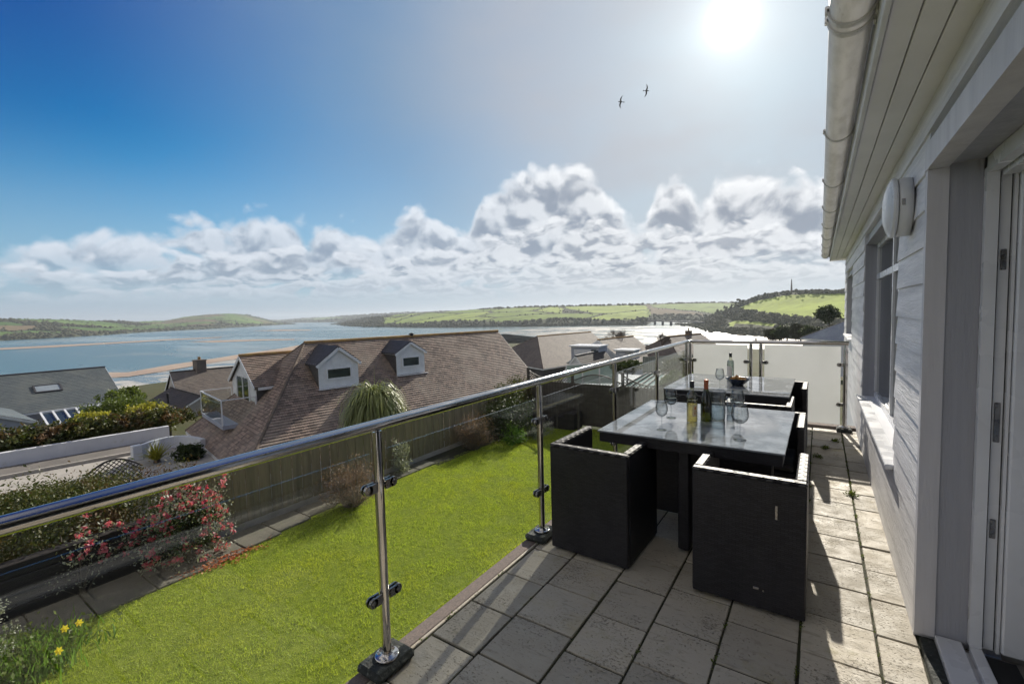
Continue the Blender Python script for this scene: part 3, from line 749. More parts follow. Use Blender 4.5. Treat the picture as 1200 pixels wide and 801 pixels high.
def wineglass(p, label, hgt=.215, rb=.043, fill=None):
    s = hgt/.215; x, y = p[:2]
    g = thing('wine_glass', label, 'wine glass', (x, y, TZ), 'wine glasses on the two tables')
    base = [(.001, .001), (.034, .001), (.035, .003), (.020, .006), (.006, .010), (.0038, .03), (.0036, .085), (.006, .098)]
    MB().lathe((x, y, TZ), [(r*s, z*s) for r, z in base], 28).build('stem', MT['wineglass'], g)
    prof = [(.006, .098), (.022, .105), (.036, .120), (.0425, .142), (.0425, .165), (.038, .190), (.0335, .215)]
    k = rb/.0425
    outer = [(r*k*s, z*s) for r, z in prof]; inner = [((r*k-.0012)*s, z*s+.0008) for r, z in prof[::-1]]
    MB().lathe((x, y, TZ), outer+inner, 28).build('bowl', MT['wineglass'], g)
    if fill:
        MB().lathe((x, y, TZ), [(.001, .102*s), (.020*k*s, .107*s), (.034*k*s, .121*s), (.0405*k*s, fill*s), (.001, fill*s)], 24).build('drink', MT['wine_fill'], g)
    return g
wineglass(onz(775.5, 503, TZ), 'wine glass nearest the left front corner of the front table, standing empty', .20)
wineglass(onz(786.5, 489, TZ), 'wine glass just behind another at the left of the front table, bowl looking blue', .215, .046, .15)
wineglass(onz(867, 515, TZ), 'wine glass nearest the front edge, to the right of the glass jug', .225, .047)
wineglass(onz(864, 492, TZ), 'wine glass at the right of the front table, behind the nearest right hand glass', .22, .047, .13)
wineglass(onz(843.5, 456, TZ), 'only wine glass on the rear table, left of its bottle', .21)
def bottle(p, kind, label):
    x, y = p[:2]; b = thing('wine_bottle', label, 'bottle', (x, y, TZ), 'wine bottles on the tables')
    if kind == 'green': prof = [(.001, .004), (.036, .0), (.0385, .004), (.0385, .13), (.036, .155), (.028, .19), (.018, .225), (.0145, .24), (.0145, .30)]
    else: prof = [(.001, .004), (.034, .0), (.037, .004), (.037, .185), (.034, .203), (.022, .218), (.0150, .232), (.0140, .245), (.0140, .30)]
    mat = {'green': MT['greenbottle'], 'clear': MT['clearbottle'], 'rear': MT['clearbottle']}[kind]
    MB().lathe((x, y, TZ), prof, 32).build('glass', mat, b)
    if kind != 'green':
        top = .16 if kind == 'clear' else .21
        MB().lathe((x, y, TZ), [(.001, .006), (.033, .006), (.0345, .01), (.0345, top), (.001, top)], 28).build('wine', MT['wine'] if kind == 'clear' else MT['wine_fill'], b)
    n, m2 = ('foil', MT['foil']) if kind == 'green' else ('cap', MT['cap'])
    lo = .232 if kind == 'green' else .252
    MB().lathe((x, y, TZ), [(.0152, lo), (.0158, lo+.002), (.0155, .285), (.0165, .287), (.0165, .301), (.001, .302)], 24).build(n, m2, b)
    # paper label wraps part of the body, facing left and away
    m = MB(); R = {'green': .0388, 'clear': .0373, 'rear': .0373}[kind]; z0, z1 = (.05, .135) if kind != 'rear' else (.03, .15)
    a0, a1 = {'clear': (rad(-75), rad(0)), 'green': (rad(40), rad(150)), 'rear': (rad(200), rad(300))}[kind]
    n_ = 14; vs = []
    for i in range(n_+1):
        t = a0+(a1-a0)*i/n_
        for z in (z0, z1): vs.append((x+R*math.cos(t), y+R*math.sin(t), TZ+z))
    m.add(vs, [(2*i, 2*i+2, 2*i+3, 2*i+1) for i in range(n_)], sm=True)
    m.build('paper_label', MT['paper'] if kind != 'rear' else MT['paper_white'], b)
    if kind == 'clear':
        for (u, v, zz0, zz1) in ((.30, .55, .10, .12), (.25, .6, .07, .075), (.3, .7, .085, .089)):
            vs = []; k = 6
            for i in range(k+1):
                t = a0+(a1-a0)*(u+(v-u)*i/k)
                for z in (zz0, zz1): vs.append((x+(R+.0006)*math.cos(t), y+(R+.0006)*math.sin(t), TZ+z))
            MB().add(vs, [(2*i, 2*i+2, 2*i+3, 2*i+1) for i in range(k)]).build('label_print', MT['orange'], b)
bottle(onz(811, 494.5, TZ), 'clear', 'clear bottle of yellow white wine with a dark cap on the front table')
bottle(onz(827.5, 492.5, TZ), 'green', 'olive green wine bottle with a copper coloured foil neck')
bottle(onz(856, 443.5, TZ), 'rear', 'pale wine bottle with a black cap on the rear table')
def jug():
    x, y = onz(841, 492, TZ)[:2]
    j = thing('glass_jug', 'straight sided clear glass water jug right of the green bottle', 'jug', (x, y, TZ))
    pr = [(.001, .0), (.047, .0), (.050, .005), (.052, .10), (.054, .20), (.057, .215)]
    MB().lathe((x, y, TZ), pr+[(r-.0025, z+.004) for r, z in pr[::-1]][:-1]+[(.001, .006)], 36).build('glass', MT['wineglass'], j)
    MB().lathe((x, y, TZ), [(.001, .008), (.046, .008), (.0488, .10), (.0492, .125), (.001, .125)], 32).build('water', MT['water'], j)
    MB().tube([(x+.052, y-.01, TZ+.18), (x+.085, y-.015, TZ+.175), (x+.095, y-.018, TZ+.13), (x+.085, y-.015, TZ+.07), (x+.052, y-.01, TZ+.06)], .005, 10).build('handle', MT['wineglass'], j)
jug()
def tumbler():
    x, y = onz(856, 484, TZ)[:2]
    j = thing('tall_tumbler', 'tall narrow clear tumbler between the jug and the right hand wine glasses', 'glass', (x, y, TZ))
    pr = [(.001, 0), (.024, 0), (.026, .004), (.031, .13)]
    MB().lathe((x, y, TZ), pr+[(.0298, .13), (.0245, .012), (.001, .011)], 26).build('glass', MT['wineglass'], j)
    MB().lathe((x, y, TZ), [(.001, .0125), (.0235, .0125), (.0265, .07), (.001, .07)], 22).build('water', MT['water'], j)
tumbler()
def snack_bowl():
    x, y = onz(864.5, 451, TZ)[:2]
    b = thing('snack_bowl', 'shallow dark blue bowl of nibbles in front of the rear wine bottle', 'bowl', (x, y, TZ))
    MB().lathe((x, y, TZ), [(.001, 0), (.05, 0), (.055, .006), (.095, .045), (.122, .072), (.124, .076), (.118, .074), (.09, .048), (.05, .012), (.001, .010)], 36).build('bowl', MT['bowl'], b)
    m = MB(); rr = random.Random(2)
    for i in range(70):
        a, r = rr.uniform(0, 6.28), rr.uniform(0, .085)**1; c = Vector((x+r*math.cos(a), y+r*math.sin(a), TZ+.058+.03*(1-r/.09)+rr.uniform(-.006, .006)))
        u = Vector((rr.gauss(0, 1), rr.gauss(0, 1), rr.gauss(0, .5))).normalized()*.016; v = u.cross(Vector((rr.gauss(0, 1), rr.gauss(0, 1), 1))).normalized()*.011; w = u.cross(v).normalized()*.003
        m.add([c-u-v, c+u-v, c+u+v+w*3, c-u+v+w*3, c-u-v+w, c+u-v+w, c+u+v+w*4, c-u+v+w*4], [(3, 2, 1, 0), (4, 5, 6, 7), (0, 1, 5, 4), (1, 2, 6, 5), (2, 3, 7, 6), (3, 0, 4, 7)])
    m.build('nibbles', MT['crisps'], b)
snack_bowl()

# ============================================================ GARDEN
def garden():
    m = MB(); rr = random.Random(9); y = -2.
    while y < 8.6:
        L = rr.uniform(.55, .75); m.box(-8.98, -8.12-.38*min(1, max(0, (y-3.2)/2.2)), y+.008, y+L-.008, LZ-.1, LZ+.03+rr.uniform(0, .01), bev=.01); y += L
    m.build('garden_path', MT['path'], kind='structure')
    MB().box(-9.02, -8.35, 8.7, 14.1, LZ-.1, LZ+.01).build('flower_bed', MT['joint'], kind='structure')
    # close boarded fence along the side
    f = thing('fence', 'tall weathered vertical board fence along the left of the lawn', 'fence', (-9.05, 8, LZ))
    m = MB(); y = 2.9; rr = random.Random(4)
    while y < 14.25:
        w = rr.uniform(.10, .125); h = 1.25+rr.uniform(-.015, .015); x = -9.05+rr.uniform(-.004, .004)+(.014 if int(y*9) % 2 else 0)
        m.box(x, x+.016, y+.003, y+w-.003, LZ+.14, LZ+h); y += w
    m.build('boards', MT['fence'], f)
    for y in np.arange(2.95, 14.3, 1.83): MB().box(-9.13, -9.052, y-.05, y+.05, LZ-.1, LZ+1.27, bev=.006).build('post', MT['fence'], f)
    for z in (.35, 1.05): MB().beam((-9.07, 2.95, LZ+z), (-9.07, 14.2, LZ+z), .03, .07).build('rail', MT['fence'], f)
    MB().box(-9.06, -9.02, 2.9, 14.25, LZ-.05, LZ+.139).build('gravel_board', MT['roughcast'], f)
    # low dark sleeper wall with hedge behind
    w = thing('sleeper_wall', 'low dark stained sleeper wall in shade at the left end of the path', 'wall', (-9.2, 1, LZ))
    m = MB()
    for k in range(4): m.box(-9.2-.02*k, -9.02-.02*k, -3.2, 2.86, LZ-.05+.2*k, LZ+.145+.2*k, bev=.012)
    m.build('sleepers', MT['sleeper'], w)
    # dark back fence with hollow-topped trellis
    b = thing('back_fence', 'dark stained garden fence with a scalloped lattice top across the end of the lawn', 'fence', (-5, 14.3, LZ))
    x = -9.0; Wd = 1.83; n = 0
    while x < -.6:
        m = MB(); N = 15
        for i in range(N):
            a = x+.05+(Wd-.1)*i/N; m.box(a+.003, a+(Wd-.1)/N-.003, 14.30, 14.318, LZ+.03, LZ+1.45)
        m.build('panel', MT['fence_dark'], b)
        m = MB(); dip = lambda u: .36-.26*math.sin(math.pi*u) if n % 2 == 0 else .12+.24*math.sin(math.pi*u)
        k = 16; P0 = [(x+.05+(Wd-.1)*i/k, 14.31, LZ+1.46+dip(i/k)) for i in range(k+1)]
        for i in range(k): m.beam(P0[i], P0[i+1], .035, .035)
        m.beam((x+.05, 14.31, LZ+1.47), (x+Wd-.05, 14.31, LZ+1.47), .035, .035)
        st = .105
        for d in (-1, 1):
            for i in range(-6, 24):
                pts = []
                for q in np.linspace(0, 1.6, 33):
                    u = (i*st+(q*.5 if d > 0 else -q*.5+.5)); z = q*.5
                    if 0 <= u <= Wd-.1 and z <= dip(u/(Wd-.1)): pts.append((x+.05+u, 14.305+.006*d, LZ+1.47+z))
                if len(pts) > 1: m.beam(pts[0], pts[-1], .008, .018)
        m.build('lattice', MT['fence_dark'], b)
        MB().box(x-.045, x+.045, 14.27, 14.35, LZ-.05, LZ+1.95, bev=.006).build('post', MT['fence_dark'], b)
        x += Wd; n += 1
    # diagonal hand rail of the steps by the back fence
    s = thing('garden_steps', 'timber garden steps with a sloping rail in front of the dark back fence', 'steps', (-7.3, 13.4, LZ))
    for k in range(4): MB().box(-8.3+.38*k, -7.9+.38*k, 13.55, 14.2, LZ, LZ+.14*(k+1), bev=.01).build('step', MT['sleeper'], s)
    MB().beam((-8.3, 13.5, LZ+.55), (-6.5, 13.5, LZ+1.25), .05, .07).build('rail', MT['fence'], s)
    for (x, z) in ((-8.2, .55), (-7.4, .86), (-6.6, 1.2)): MB().box(x-.03, x+.03, 13.53, 13.59, LZ, LZ+z).build('post', MT['fence_dark'], s)
garden()

# ---- foliage generators
def leaves(centers, size, n, spread, asp=.45, up=.2, flat=0.):
    """n small folded leaves scattered round given centres; returns (n*4,3) quads"""
    C_ = np.asarray(centers); idx = RNG.integers(0, len(C_), n)
    c = C_[idx]+RNG.normal(0, 1, (n, 3))*np.asarray(spread)
    d = RNG.normal(0, 1, (n, 3)); d[:, 2] = d[:, 2]*(1-flat)+up; d /= np.linalg.norm(d, axis=1)[:, None]
    e = np.cross(d, RNG.normal(0, 1, (n, 3))); e /= np.linalg.norm(e, axis=1)[:, None]
    s = size*(.6+.8*RNG.random(n))[:, None]
    return np.stack([c, c+d*s*.5+e*s*asp*.5, c+d*s, c+d*s*.5-e*s*asp*.5], 1).reshape(-1, 3)
def blob_centers(c, r, n, hollow=.55, flatz=1., lump=.25, seed=0):
    q = np.random.default_rng(seed+int(abs(c[0]*37+c[1]*91)) % 9999)
    d = q.normal(0, 1, (n, 3)); d /= np.linalg.norm(d, axis=1)[:, None]
    ph = q.random(6)*6.28
    k = 1+lump*(np.sin(d[:, 0]*4+ph[0])*np.sin(d[:, 1]*4.5+ph[1])+.6*np.sin(d[:, 2]*6+ph[2]+d[:, 0]*5))
    rr = (hollow+(1-hollow)*q.random(n)**.6)*k
    return np.array(c)+d*rr[:, None]*np.array(r)*np.array([1, 1, flatz])
def branches(m, p, d, L, r, depth, rr, spread=.5, gravity=0., n=2):
    q = p+d*L; m.tube([p, p+d*L*.5+Vector((rr.gauss(0, L*.04), rr.gauss(0, L*.04), 0)), q], [r, r*.8, r*.6], 5 if depth < 3 else 8, cap=False)
    if depth == 0: return
    for k in range(n+(rr.random() < .5)):
        e = (d+Vector((rr.gauss(0, spread), rr.gauss(0, spread), rr.gauss(0, spread*.6)+gravity))).normalized()
        branches(m, q if k else p+d*L*.75, e, L*rr.uniform(.62, .82), r*.6, depth-1, rr, spread, gravity, n)
MT['hedge'] = leafmat('hedge_leaves', (.05, .075, .018), (.10, .095, .03), 1.2, .25, .5, c3=(.13, .075, .035))
MT['hedge_green'] = leafmat('evergreen_leaves', (.07, .10, .02), (.13, .17, .035), 1., .3, .5)
MT['yellowgreen'] = leafmat('golden_leaves', (.26, .27, .04), (.38, .34, .06), 1., .4)
MT['dark_leaf'] = leafmat('dark_leaves', (.03, .045, .015), (.06, .08, .025), 1., .2)
MT['silver_leaf'] = leafmat('silver_leaves', (.22, .24, .18), (.36, .37, .30), 1., .25)
MT['rust_leaf'] = leafmat('russet_twigs_and_leaves', (.20, .115, .075), (.32, .20, .13), 2., .25, c3=(.14, .11, .06))
MT['pink'] = leafmat('pink_petals', (.55, .06, .13), (.70, .26, .32), 5., .35, .45)
MT['petal_fallen'] = leafmat('fallen_petals', (.42, .10, .05), (.55, .22, .10), 5., .2)
MT['yellow'] = leafmat('yellow_petals', (.80, .62, .03), (.85, .70, .06), 5., .35)
MT['fresh'] = leafmat('fresh_green_leaves', (.10, .20, .03), (.18, .30, .05), 2., .4)
MT['strap'] = leafmat('strap_leaves', (.13, .16, .05), (.30, .32, .15), 2., .3, .4)
MT['far_wood'] = pm('far_woodland', (.060, .066, .036), (.10, .095, .055), .03, .95, spec=.05)

def shrub(name, label, cat, c, r, mat, nl, size, seed=1, twigs='wood_bark', flatz=1., hollow=.5, lump=.3, group=None, asp=.45, nb=90, spread=None, ground=None, tw=9):
    o = thing(name, label, cat, (c[0], c[1], ground if ground is not None else LZ), group)
    cs = blob_centers(c, r, nb, hollow, flatz, lump, seed); g = ground if ground is not None else LZ
    cs[:, 2] = np.maximum(cs[:, 2], g+.03)
    V = leaves(cs, size, nl, spread or r*.13 if np.isscalar(r) else (spread or np.mean(r)*.13), asp)
    V[:, 2] = np.maximum(V[:, 2], g+.005)
    np_mesh('foliage', V, 4, MT[mat], o)
    m = MB(); rr = random.Random(seed); R = r if np.isscalar(r) else min(r)
    for k in range(tw):
        q = cs[rr.randrange(len(cs))]; b = Vector((c[0]+rr.gauss(0, R*.12), c[1]+rr.gauss(0, R*.12), g-.03))
        m.tube([b, b.lerp(Vector(q), .5)+Vector((0, 0, R*.15)), Vector(q)], [.02*R+.006, .012*R+.004, .004], 6, cap=False)
    m.build('stems', MT[twigs], o); return o
def twiggy(name, label, c, r, h, seed, mat='rust_leaf', nl=5000, size=.028):
    o = thing(name, label, 'shrub', (c[0], c[1], LZ)); m = MB(); rr = random.Random(seed)
    tips = []
    for k in range(150):
        a, e = rr.uniform(0, 6.28), rr.uniform(.15, 1.35); L = rr.uniform(.6, 1.)
        q = Vector((c[0]+math.cos(a)*math.cos(e)*r*L, c[1]+math.sin(a)*math.cos(e)*r*L, LZ+.1+math.sin(e)*h*L))
        b = Vector((c[0]+math.cos(a)*r*.15, c[1]+math.sin(a)*r*.15, LZ))
        mid = b.lerp(q, .55)+Vector((rr.gauss(0, .04), rr.gauss(0, .04), .06))
        m.tube([b, mid, q], [.007, .005, .002], 4, cap=False)
        for _ in range(3):
            s = b.lerp(q, rr.uniform(.5, .9)); t = s+Vector((rr.gauss(0, .12), rr.gauss(0, .12), rr.gauss(.06, .08))); m.tube([s, t], [.0035, .0015], 3, cap=False); tips.append(t)
        tips.append(q)
    m.build('twigs', MT['twig'], o)
    V = leaves(np.array([tuple(t) for t in tips]), size, nl, .045, .5); V[:, 2] = np.maximum(V[:, 2], LZ+.01)
    np_mesh('foliage', V, 4, MT[mat], o)
for f_ in LATER: f_()
# camellia with pink blooms, hard by the sleeper wall
def camellia():
    c = np.array([-8.62, 3.05, LZ+.62])
    o = shrub('camellia', 'camellia bush covered in bright pink red blooms at the left edge of the lawn', 'shrub', c, np.array([.34, .50, .62]), 'dark_leaf', 2600, .07, 3, nb=110, hollow=.35, lump=.3)
    cs = np.concatenate([blob_centers(c, np.array([.40, .55, .70]), 230, .75, 1., .3, 3), blob_centers((-8.9, 2.15, LZ+.72), np.array([.2, .5, .35]), 34, .5, 1., .4, 5)])
    cs = cs[cs[:, 2] > LZ+.06]; V = []
    for q in cs:
        k = 16; d = RNG.normal(0, 1, (k, 3)); d /= np.linalg.norm(d, axis=1)[:, None]
        V.append(leaves([q+d[i]*.018 for i in range(k)], .045*RNG.uniform(.6, 1.1), k, .007, .9))
    np_mesh('blooms', np.concatenate(V), 4, MT['pink'], o)
    np_mesh('silvery_leaves', leaves(cs, .05, 3800, .065, .5), 4, MT['silver_leaf'], o)
    m = MB(); rr = random.Random(5)
    for q in cs[-34::4]: m.tube([(-8.75, 2.8, LZ+.2), tuple((np.array([-8.75, 2.8, LZ+.6])+q)/2), tuple(q)], [.012, .008, .004], 5, cap=False)
    m.build('side_branches', MT['wood_bark'], o)
    n = 620; x = -8.28+np.abs(RNG.normal(0, .16, n)); y = 3.35+RNG.normal(0, .30, n)
    V = leaves(np.stack([x, y, np.full(n, LZ+.03)], -1), .035, n, .008, .8, 0, .9)
    np_mesh('fallen_petals', V, 4, MT['petal_fallen'], kind='stuff', label='fallen orange pink petals on the grass below the camellia')
camellia()
twiggy('twiggy_shrub', 'brown leafless looking shrub between path and lawn, left of the near steel post', (-8.15, 5.85), .75, 1.0, 5)
twiggy('twiggy_shrub', 'russet brown shrub against the fence halfway along the lawn', (-8.45, 10.3), .75, 1.05, 8, nl=4200)
shrub('evergreen_shrub', 'dark evergreen shrub with pale flecks in the far left corner of the lawn', 'shrub', (-8.3, 11.9, LZ+.5), .9, 'dark_leaf', 7500, .06, 4, flatz=.9)
shrub('green_shrub', 'small fresh green shrub at the front of the far corner border', 'shrub', (-7.75, 11.4, LZ+.2), .32, 'fresh', 1500, .06, 6)
shrub('heather', 'low silvery heather at the foot of the far corner shrub', 'shrub', (-7.5, 12.5, LZ+.12), np.array([.30, .55, .28]), 'silver_leaf', 2600, .035, 7)
shrub('lavender', 'small silvery lavender tuft standing against the fence behind the near post', 'shrub', (-8.75, 7.75, LZ+.35), np.array([.18, .25, .45]), 'silver_leaf', 1600, .045, 9)
shrub('climbing_shrub', 'climber with brown and green leaves leaning on the far end of the fence', 'shrub', (-8.85, 12.9, LZ+1.1), np.array([.22, 1.1, .65]), 'hedge', 5200, .06, 19)
shrub('white_flowering_shrub', 'sparse shrub with whitish flowers against the dark sleeper wall', 'shrub', (-8.95, 1.75, LZ+.35), np.array([.16, .35, .26]), 'silver_leaf', 200, .035, 21, nb=60)
shrub('silver_shrub', 'grey silver leaved shrub cut by the left edge of the photo', 'shrub', (-7.9, .55, LZ+.45), np.array([.38, .30, .5]), 'silver_leaf', 5200, .03, 22)
shrub('garden_hedge', 'dark dense hedge rising above the sleeper wall beyond the path', 'hedge', (-9.75, 1.0, LZ+.85), np.array([.55, 3.2, .75]), 'hedge', 26000, .055, 23, nb=800, hollow=.3, lump=.1, spread=.1)
def daffodils():
    o = thing('daffodil_clump', 'leafy green clump with three yellow daffodils at the bottom left of the lawn', 'flowers', (-7.6, 1.2, LZ)); n = 3600
    x = -7.72+RNG.normal(0, .24, n); y = .72+RNG.normal(0, .30, n); h = .08+RNG.random(n)*.20
    b = np.stack([x, y, np.full(n, LZ)], -1); a = RNG.random(n)*6.28; w = .006+RNG.random(n)*.006
    dx = np.stack([np.cos(a)*w, np.sin(a)*w, 0*a], -1); ln = RNG.normal(0, .06, (n, 2)); mid = b+np.stack([ln[:, 0]*.4, ln[:, 1]*.4, h*.6], -1); top = b+np.stack([ln[:, 0], ln[:, 1], h], -1)
    V = np.stack([b-dx, b+dx, mid+dx*.8, top, mid-dx*.8], 1).reshape(-1, 3)
    np_mesh('leaves', V, 5, MT['fresh'], o)
    np_mesh('ground_leaves', leaves(np.stack([x[:900], y[:900], np.full(900, LZ+.12)], -1), .06, 2600, .06, .6), 4, MT['hedge_green'], o)
    for (px_, py_) in ((76, 736), (93, 729), (69, 762)):
        p = onz(px_, py_, LZ+.30); m = MB(); c = Vector(p)
        m.tube([(c.x, c.y, LZ), (c.x+.01, c.y, LZ+.2), c], .004, 6)
        fl = MB(); d = Vector((.6, -.6, .3)).normalized(); a = d.cross(Vector((0, 0, 1))).normalized(); e = d.cross(a)
        for k in range(6):
            t = k*math.pi/3; u = a*math.cos(t)+e*math.sin(t); v = a*math.cos(t+1.57)+e*math.sin(t+1.57)
            fl.add([c, c+u*.028+v*.014+d*.004, c+u*.05, c+u*.028-v*.014+d*.004], [(0, 1, 2, 3)])
        fl.tube([c, c+d*.03], [.010, .016], 10, cap=False)
        fo = fl.build('bloom', MT['yellow'], o); m.build('stalk', MT['fresh'], o)
daffodils()
MB().tube([(-8.55, .62, LZ-.05), (-8.62, .62, LZ+.95)], .018, 10).build('garden_stake', MT['white_paint'], label='thin white garden stake standing upright by the sleeper wall at the far left', cat='stake')

# big drooping strap-leaved plant above the fence
def cordyline():
    c = Vector((-10.9, 8.75, -1.25)); o = thing('cabbage_palm', 'big drooping strap leaved plant showing above the fence in front of the bungalow roof', 'plant', (c.x, c.y, float(ground_z(c.x, c.y))))
    MB().tube([(c.x, c.y, float(ground_z(c.x, c.y))-.1), (c.x+.05, c.y, -2.6), (c.x, c.y, -1.2)], [.16, .13, .12], 12).build('trunk', MT['wood_bark'], o)
    V = []
    for k in range(1700):
        a = RNG.random()*6.28; e = RNG.uniform(.25, 1.5); L = RNG.uniform(1.15, 1.7); w = RNG.uniform(.014, .026)
        d = np.array([math.cos(a)*math.cos(e), math.sin(a)*math.cos(e), math.sin(e)]); side = np.array([-math.sin(a), math.cos(a), 0.])
        p = np.array(c)+np.array([RNG.normal(0, .10), RNG.normal(0, .10), RNG.normal(.05, .08)]); pts = [p]; dd = d.copy(); N = 7
        for i in range(N):
            p = p+dd*L/N; pts.append(p); dd = dd+np.array([0, 0, -.30-.85*(i+1)/N]); dd /= np.linalg.norm(dd)
        for i in range(N):
            w0 = w*(1-(i/N)**3)*(.6+.4*min(1, i)); w1 = w*(1-((i+1)/N)**3)
            V += [pts[i]-side*w0, pts[i]+side*w0, pts[i+1]+side*w1, pts[i+1]-side*w1]
    np_mesh('leaves', np.array(V), 4, MT['strap'], o)
    m = MB(); m.tube([(c.x, c.y, c.z), (c.x+.02, c.y+.02, c.z+1.35)], [.02, .004], 6); m.build('flower_spike', MT['strap'], o)
cordyline()

# ============================================================ NEIGHBOURING HOUSES
def clip(poly, n, d):
    out = []
    for i in range(len(poly)):
        a, b = poly[i], poly[(i+1) % len(poly)]; fa = a.dot(n)-d; fb = b.dot(n)-d
        if fa >= 0: out.append(a)
        if (fa > 0 > fb) or (fa < 0 < fb): out.append(a+(b-a)*(fa/(fa-fb)))
    return out
def slope(m, poly, gauge=.105, lip=.014):
    """tile courses laid over a planar convex roof slope"""
    P = [Vector(p) for p in poly]; N = Vector()
    for i in range(len(P)): N += P[i].cross(P[(i+1) % len(P)])
    N.normalize()
    if N.z < 0: N = -N; P = P[::-1]
    dn = (Vector((0, 0, -1))-N*Vector((0, 0, -1)).dot(N)).normalized(); al = N.cross(dn)
    vs = [p.dot(dn) for p in P]; v0 = min(vs); v1 = max(vs); k = 0
    o = P[0]
    while v0+k*gauge < v1-1e-4:
        a, b = v0+k*gauge, min(v0+(k+1)*gauge, v1)
        q = clip(clip(P, dn, a), -dn, -b)
        if len(q) >= 3:
            V = [p+N*(.012+lip*((p.dot(dn)-a)/gauge)) for p in q]
            m.add(V, [tuple(range(len(V)))], [[(p.dot(al), -p.dot(dn)) for p in q]])
            low = [p for p in q if abs(p.dot(dn)-b) < 1e-4]
            if len(low) == 2 and (low[0]-low[1]).length > .02:
                A, B = sorted(low, key=lambda p: p.dot(al))
                m.add([A+N*(.012), B+N*(.012), B+N*(.012+lip), A+N*(.012+lip)], [(0, 1, 2, 3)], [[(A.dot(al), 0), (B.dot(al), 0), (B.dot(al), .01), (A.dot(al), .01)]])
        k += 1
    m.prism(P, -N*.10) if N.dot(Vector((0, 0, 1))) > 0 else None
def house_shell(root, P0, P1, runf, dropf, runb, dropb, hip0=0, hip1=0, base=-7, roof='roof_brown', wall='render', ridge='ridge', gauge=.105, over=.25, F0=None, name='roof', lip=.014):
    P0, P1 = Vector(P0), Vector(P1); u = P1-P0; u.z = 0; u.normalize(); n = Vector((u.y, -u.x, 0)); Z = Vector((0, 0, 1))
    f0 = Vector(F0) if F0 is not None else P0-u*hip0+n*runf-Z*dropf
    f1 = P1+u*hip1+n*runf-Z*dropf; b0 = P0-u*hip0-n*runb-Z*dropb; b1 = P1+u*hip1-n*runb-Z*dropb
    m = MB(); slope(m, [P0, P1, f1, f0], gauge, lip); slope(m, [P1, P0, b0, b1], gauge, lip)
    if hip0: slope(m, [P0, f0, b0], gauge, lip)
    if hip1: slope(m, [P1, b1, f1], gauge, lip)
    r = m.build(name, MT[roof], root)
    MB().tube([P0+Z*.02-u*.02, P1+Z*.02+u*.02], .10, 10).build('ridge_tiles', MT[ridge], r); m = MB()
    if hip0: m.tube([P0+Z*.01, f0+Z*.01], .07, 8); m.tube([P0+Z*.01, b0+Z*.01], .07, 8)
    if hip1: m.tube([P1+Z*.01, f1+Z*.01], .07, 8); m.tube([P1+Z*.01, b1+Z*.01], .07, 8)
    if m.v: m.build('hip_tiles', MT['hip'] if ridge == 'ridge' else MT[ridge], r)
    # walls inset under the eaves
    def ins(p, a, b): return p+u*a+n*b
    i0 = over if hip0 else .12; i1 = over if hip1 else .12
    q = [ins(f0, i0, -over), ins(f1, -i1, -over), ins(b1, -i1, over), ins(b0, i0, over)]
    zt = min(f0.z, b0.z, f1.z)-.05
    m = MB(); lo = [Vector((p.x, p.y, base)) for p in q]; hi = [Vector((p.x, p.y, zt)) for p in q]
    m.add(lo+hi, [(0, 1, 5, 4), (1, 2, 6, 5), (2, 3, 7, 6), (3, 0, 4, 7), (4, 5, 6, 7)])
    for (hp, A, B, P, s) in ((hip0, q[3], q[0], P0, 1), (hip1, q[1], q[2], P1, -1)):
        if not hp:
            A2 = Vector((A.x, A.y, zt)); B2 = Vector((B.x, B.y, zt)); tp = P+u*(s*.12)-Z*.16
            m.prism([A2, B2, tp], u*(s*.08))
    w = m.build('wall', MT[wall], root)
    # fascia boards along the eaves and barge boards
    m = MB()
    for a, b in ((f0, f1), (b0, b1)): m.beam(a-Z*.08, b-Z*.08, .03, .16)
    if hip0: m.beam(f0-Z*.08, b0-Z*.08, .03, .16)
    else: m.beam(P0-Z*.10-u*.02, f0-Z*.10-u*.02, .03, .16); m.beam(P0-Z*.10-u*.02, b0-Z*.10-u*.02, .03, .16)
    if hip1: m.beam(f1-Z*.08, b1-Z*.08, .03, .16)
    else: m.beam(P1-Z*.10+u*.02, f1-Z*.10+u*.02, .03, .16); m.beam(P1-Z*.10+u*.02, b1-Z*.10+u*.02, .03, .16)
    m.build('bargeboard', MT['white_paint'], r)
    return dict(u=u, n=n, P0=P0, P1=P1, f0=f0, f1=f1, b0=b0, b1=b1, roof=r, wall=w)
def npv(v): return np.array([v.x, v.y, v.z])
def chimney(root, x, y, z0, z1, w=.6, d=.5, pots=1):
    c = MB().box(x-w/2, x+w/2, y-d/2, y+d/2, z0, z1, bev=.02).box(x-w/2-.05, x+w/2+.05, y-d/2-.05, y+d/2+.05, z1+.001, z1+.10, bev=.02).build('chimney', MT['chimney'], root)
    for k in range(pots):
        MB().lathe((x+(k-(pots-1)/2)*.3, y, z1+.10), [(.12, 0), (.10, .05), (.09, .3), (.11, .32), (.08, .33), (.001, .33)], 14).build('chimney_pot', MT['ridge'], c)
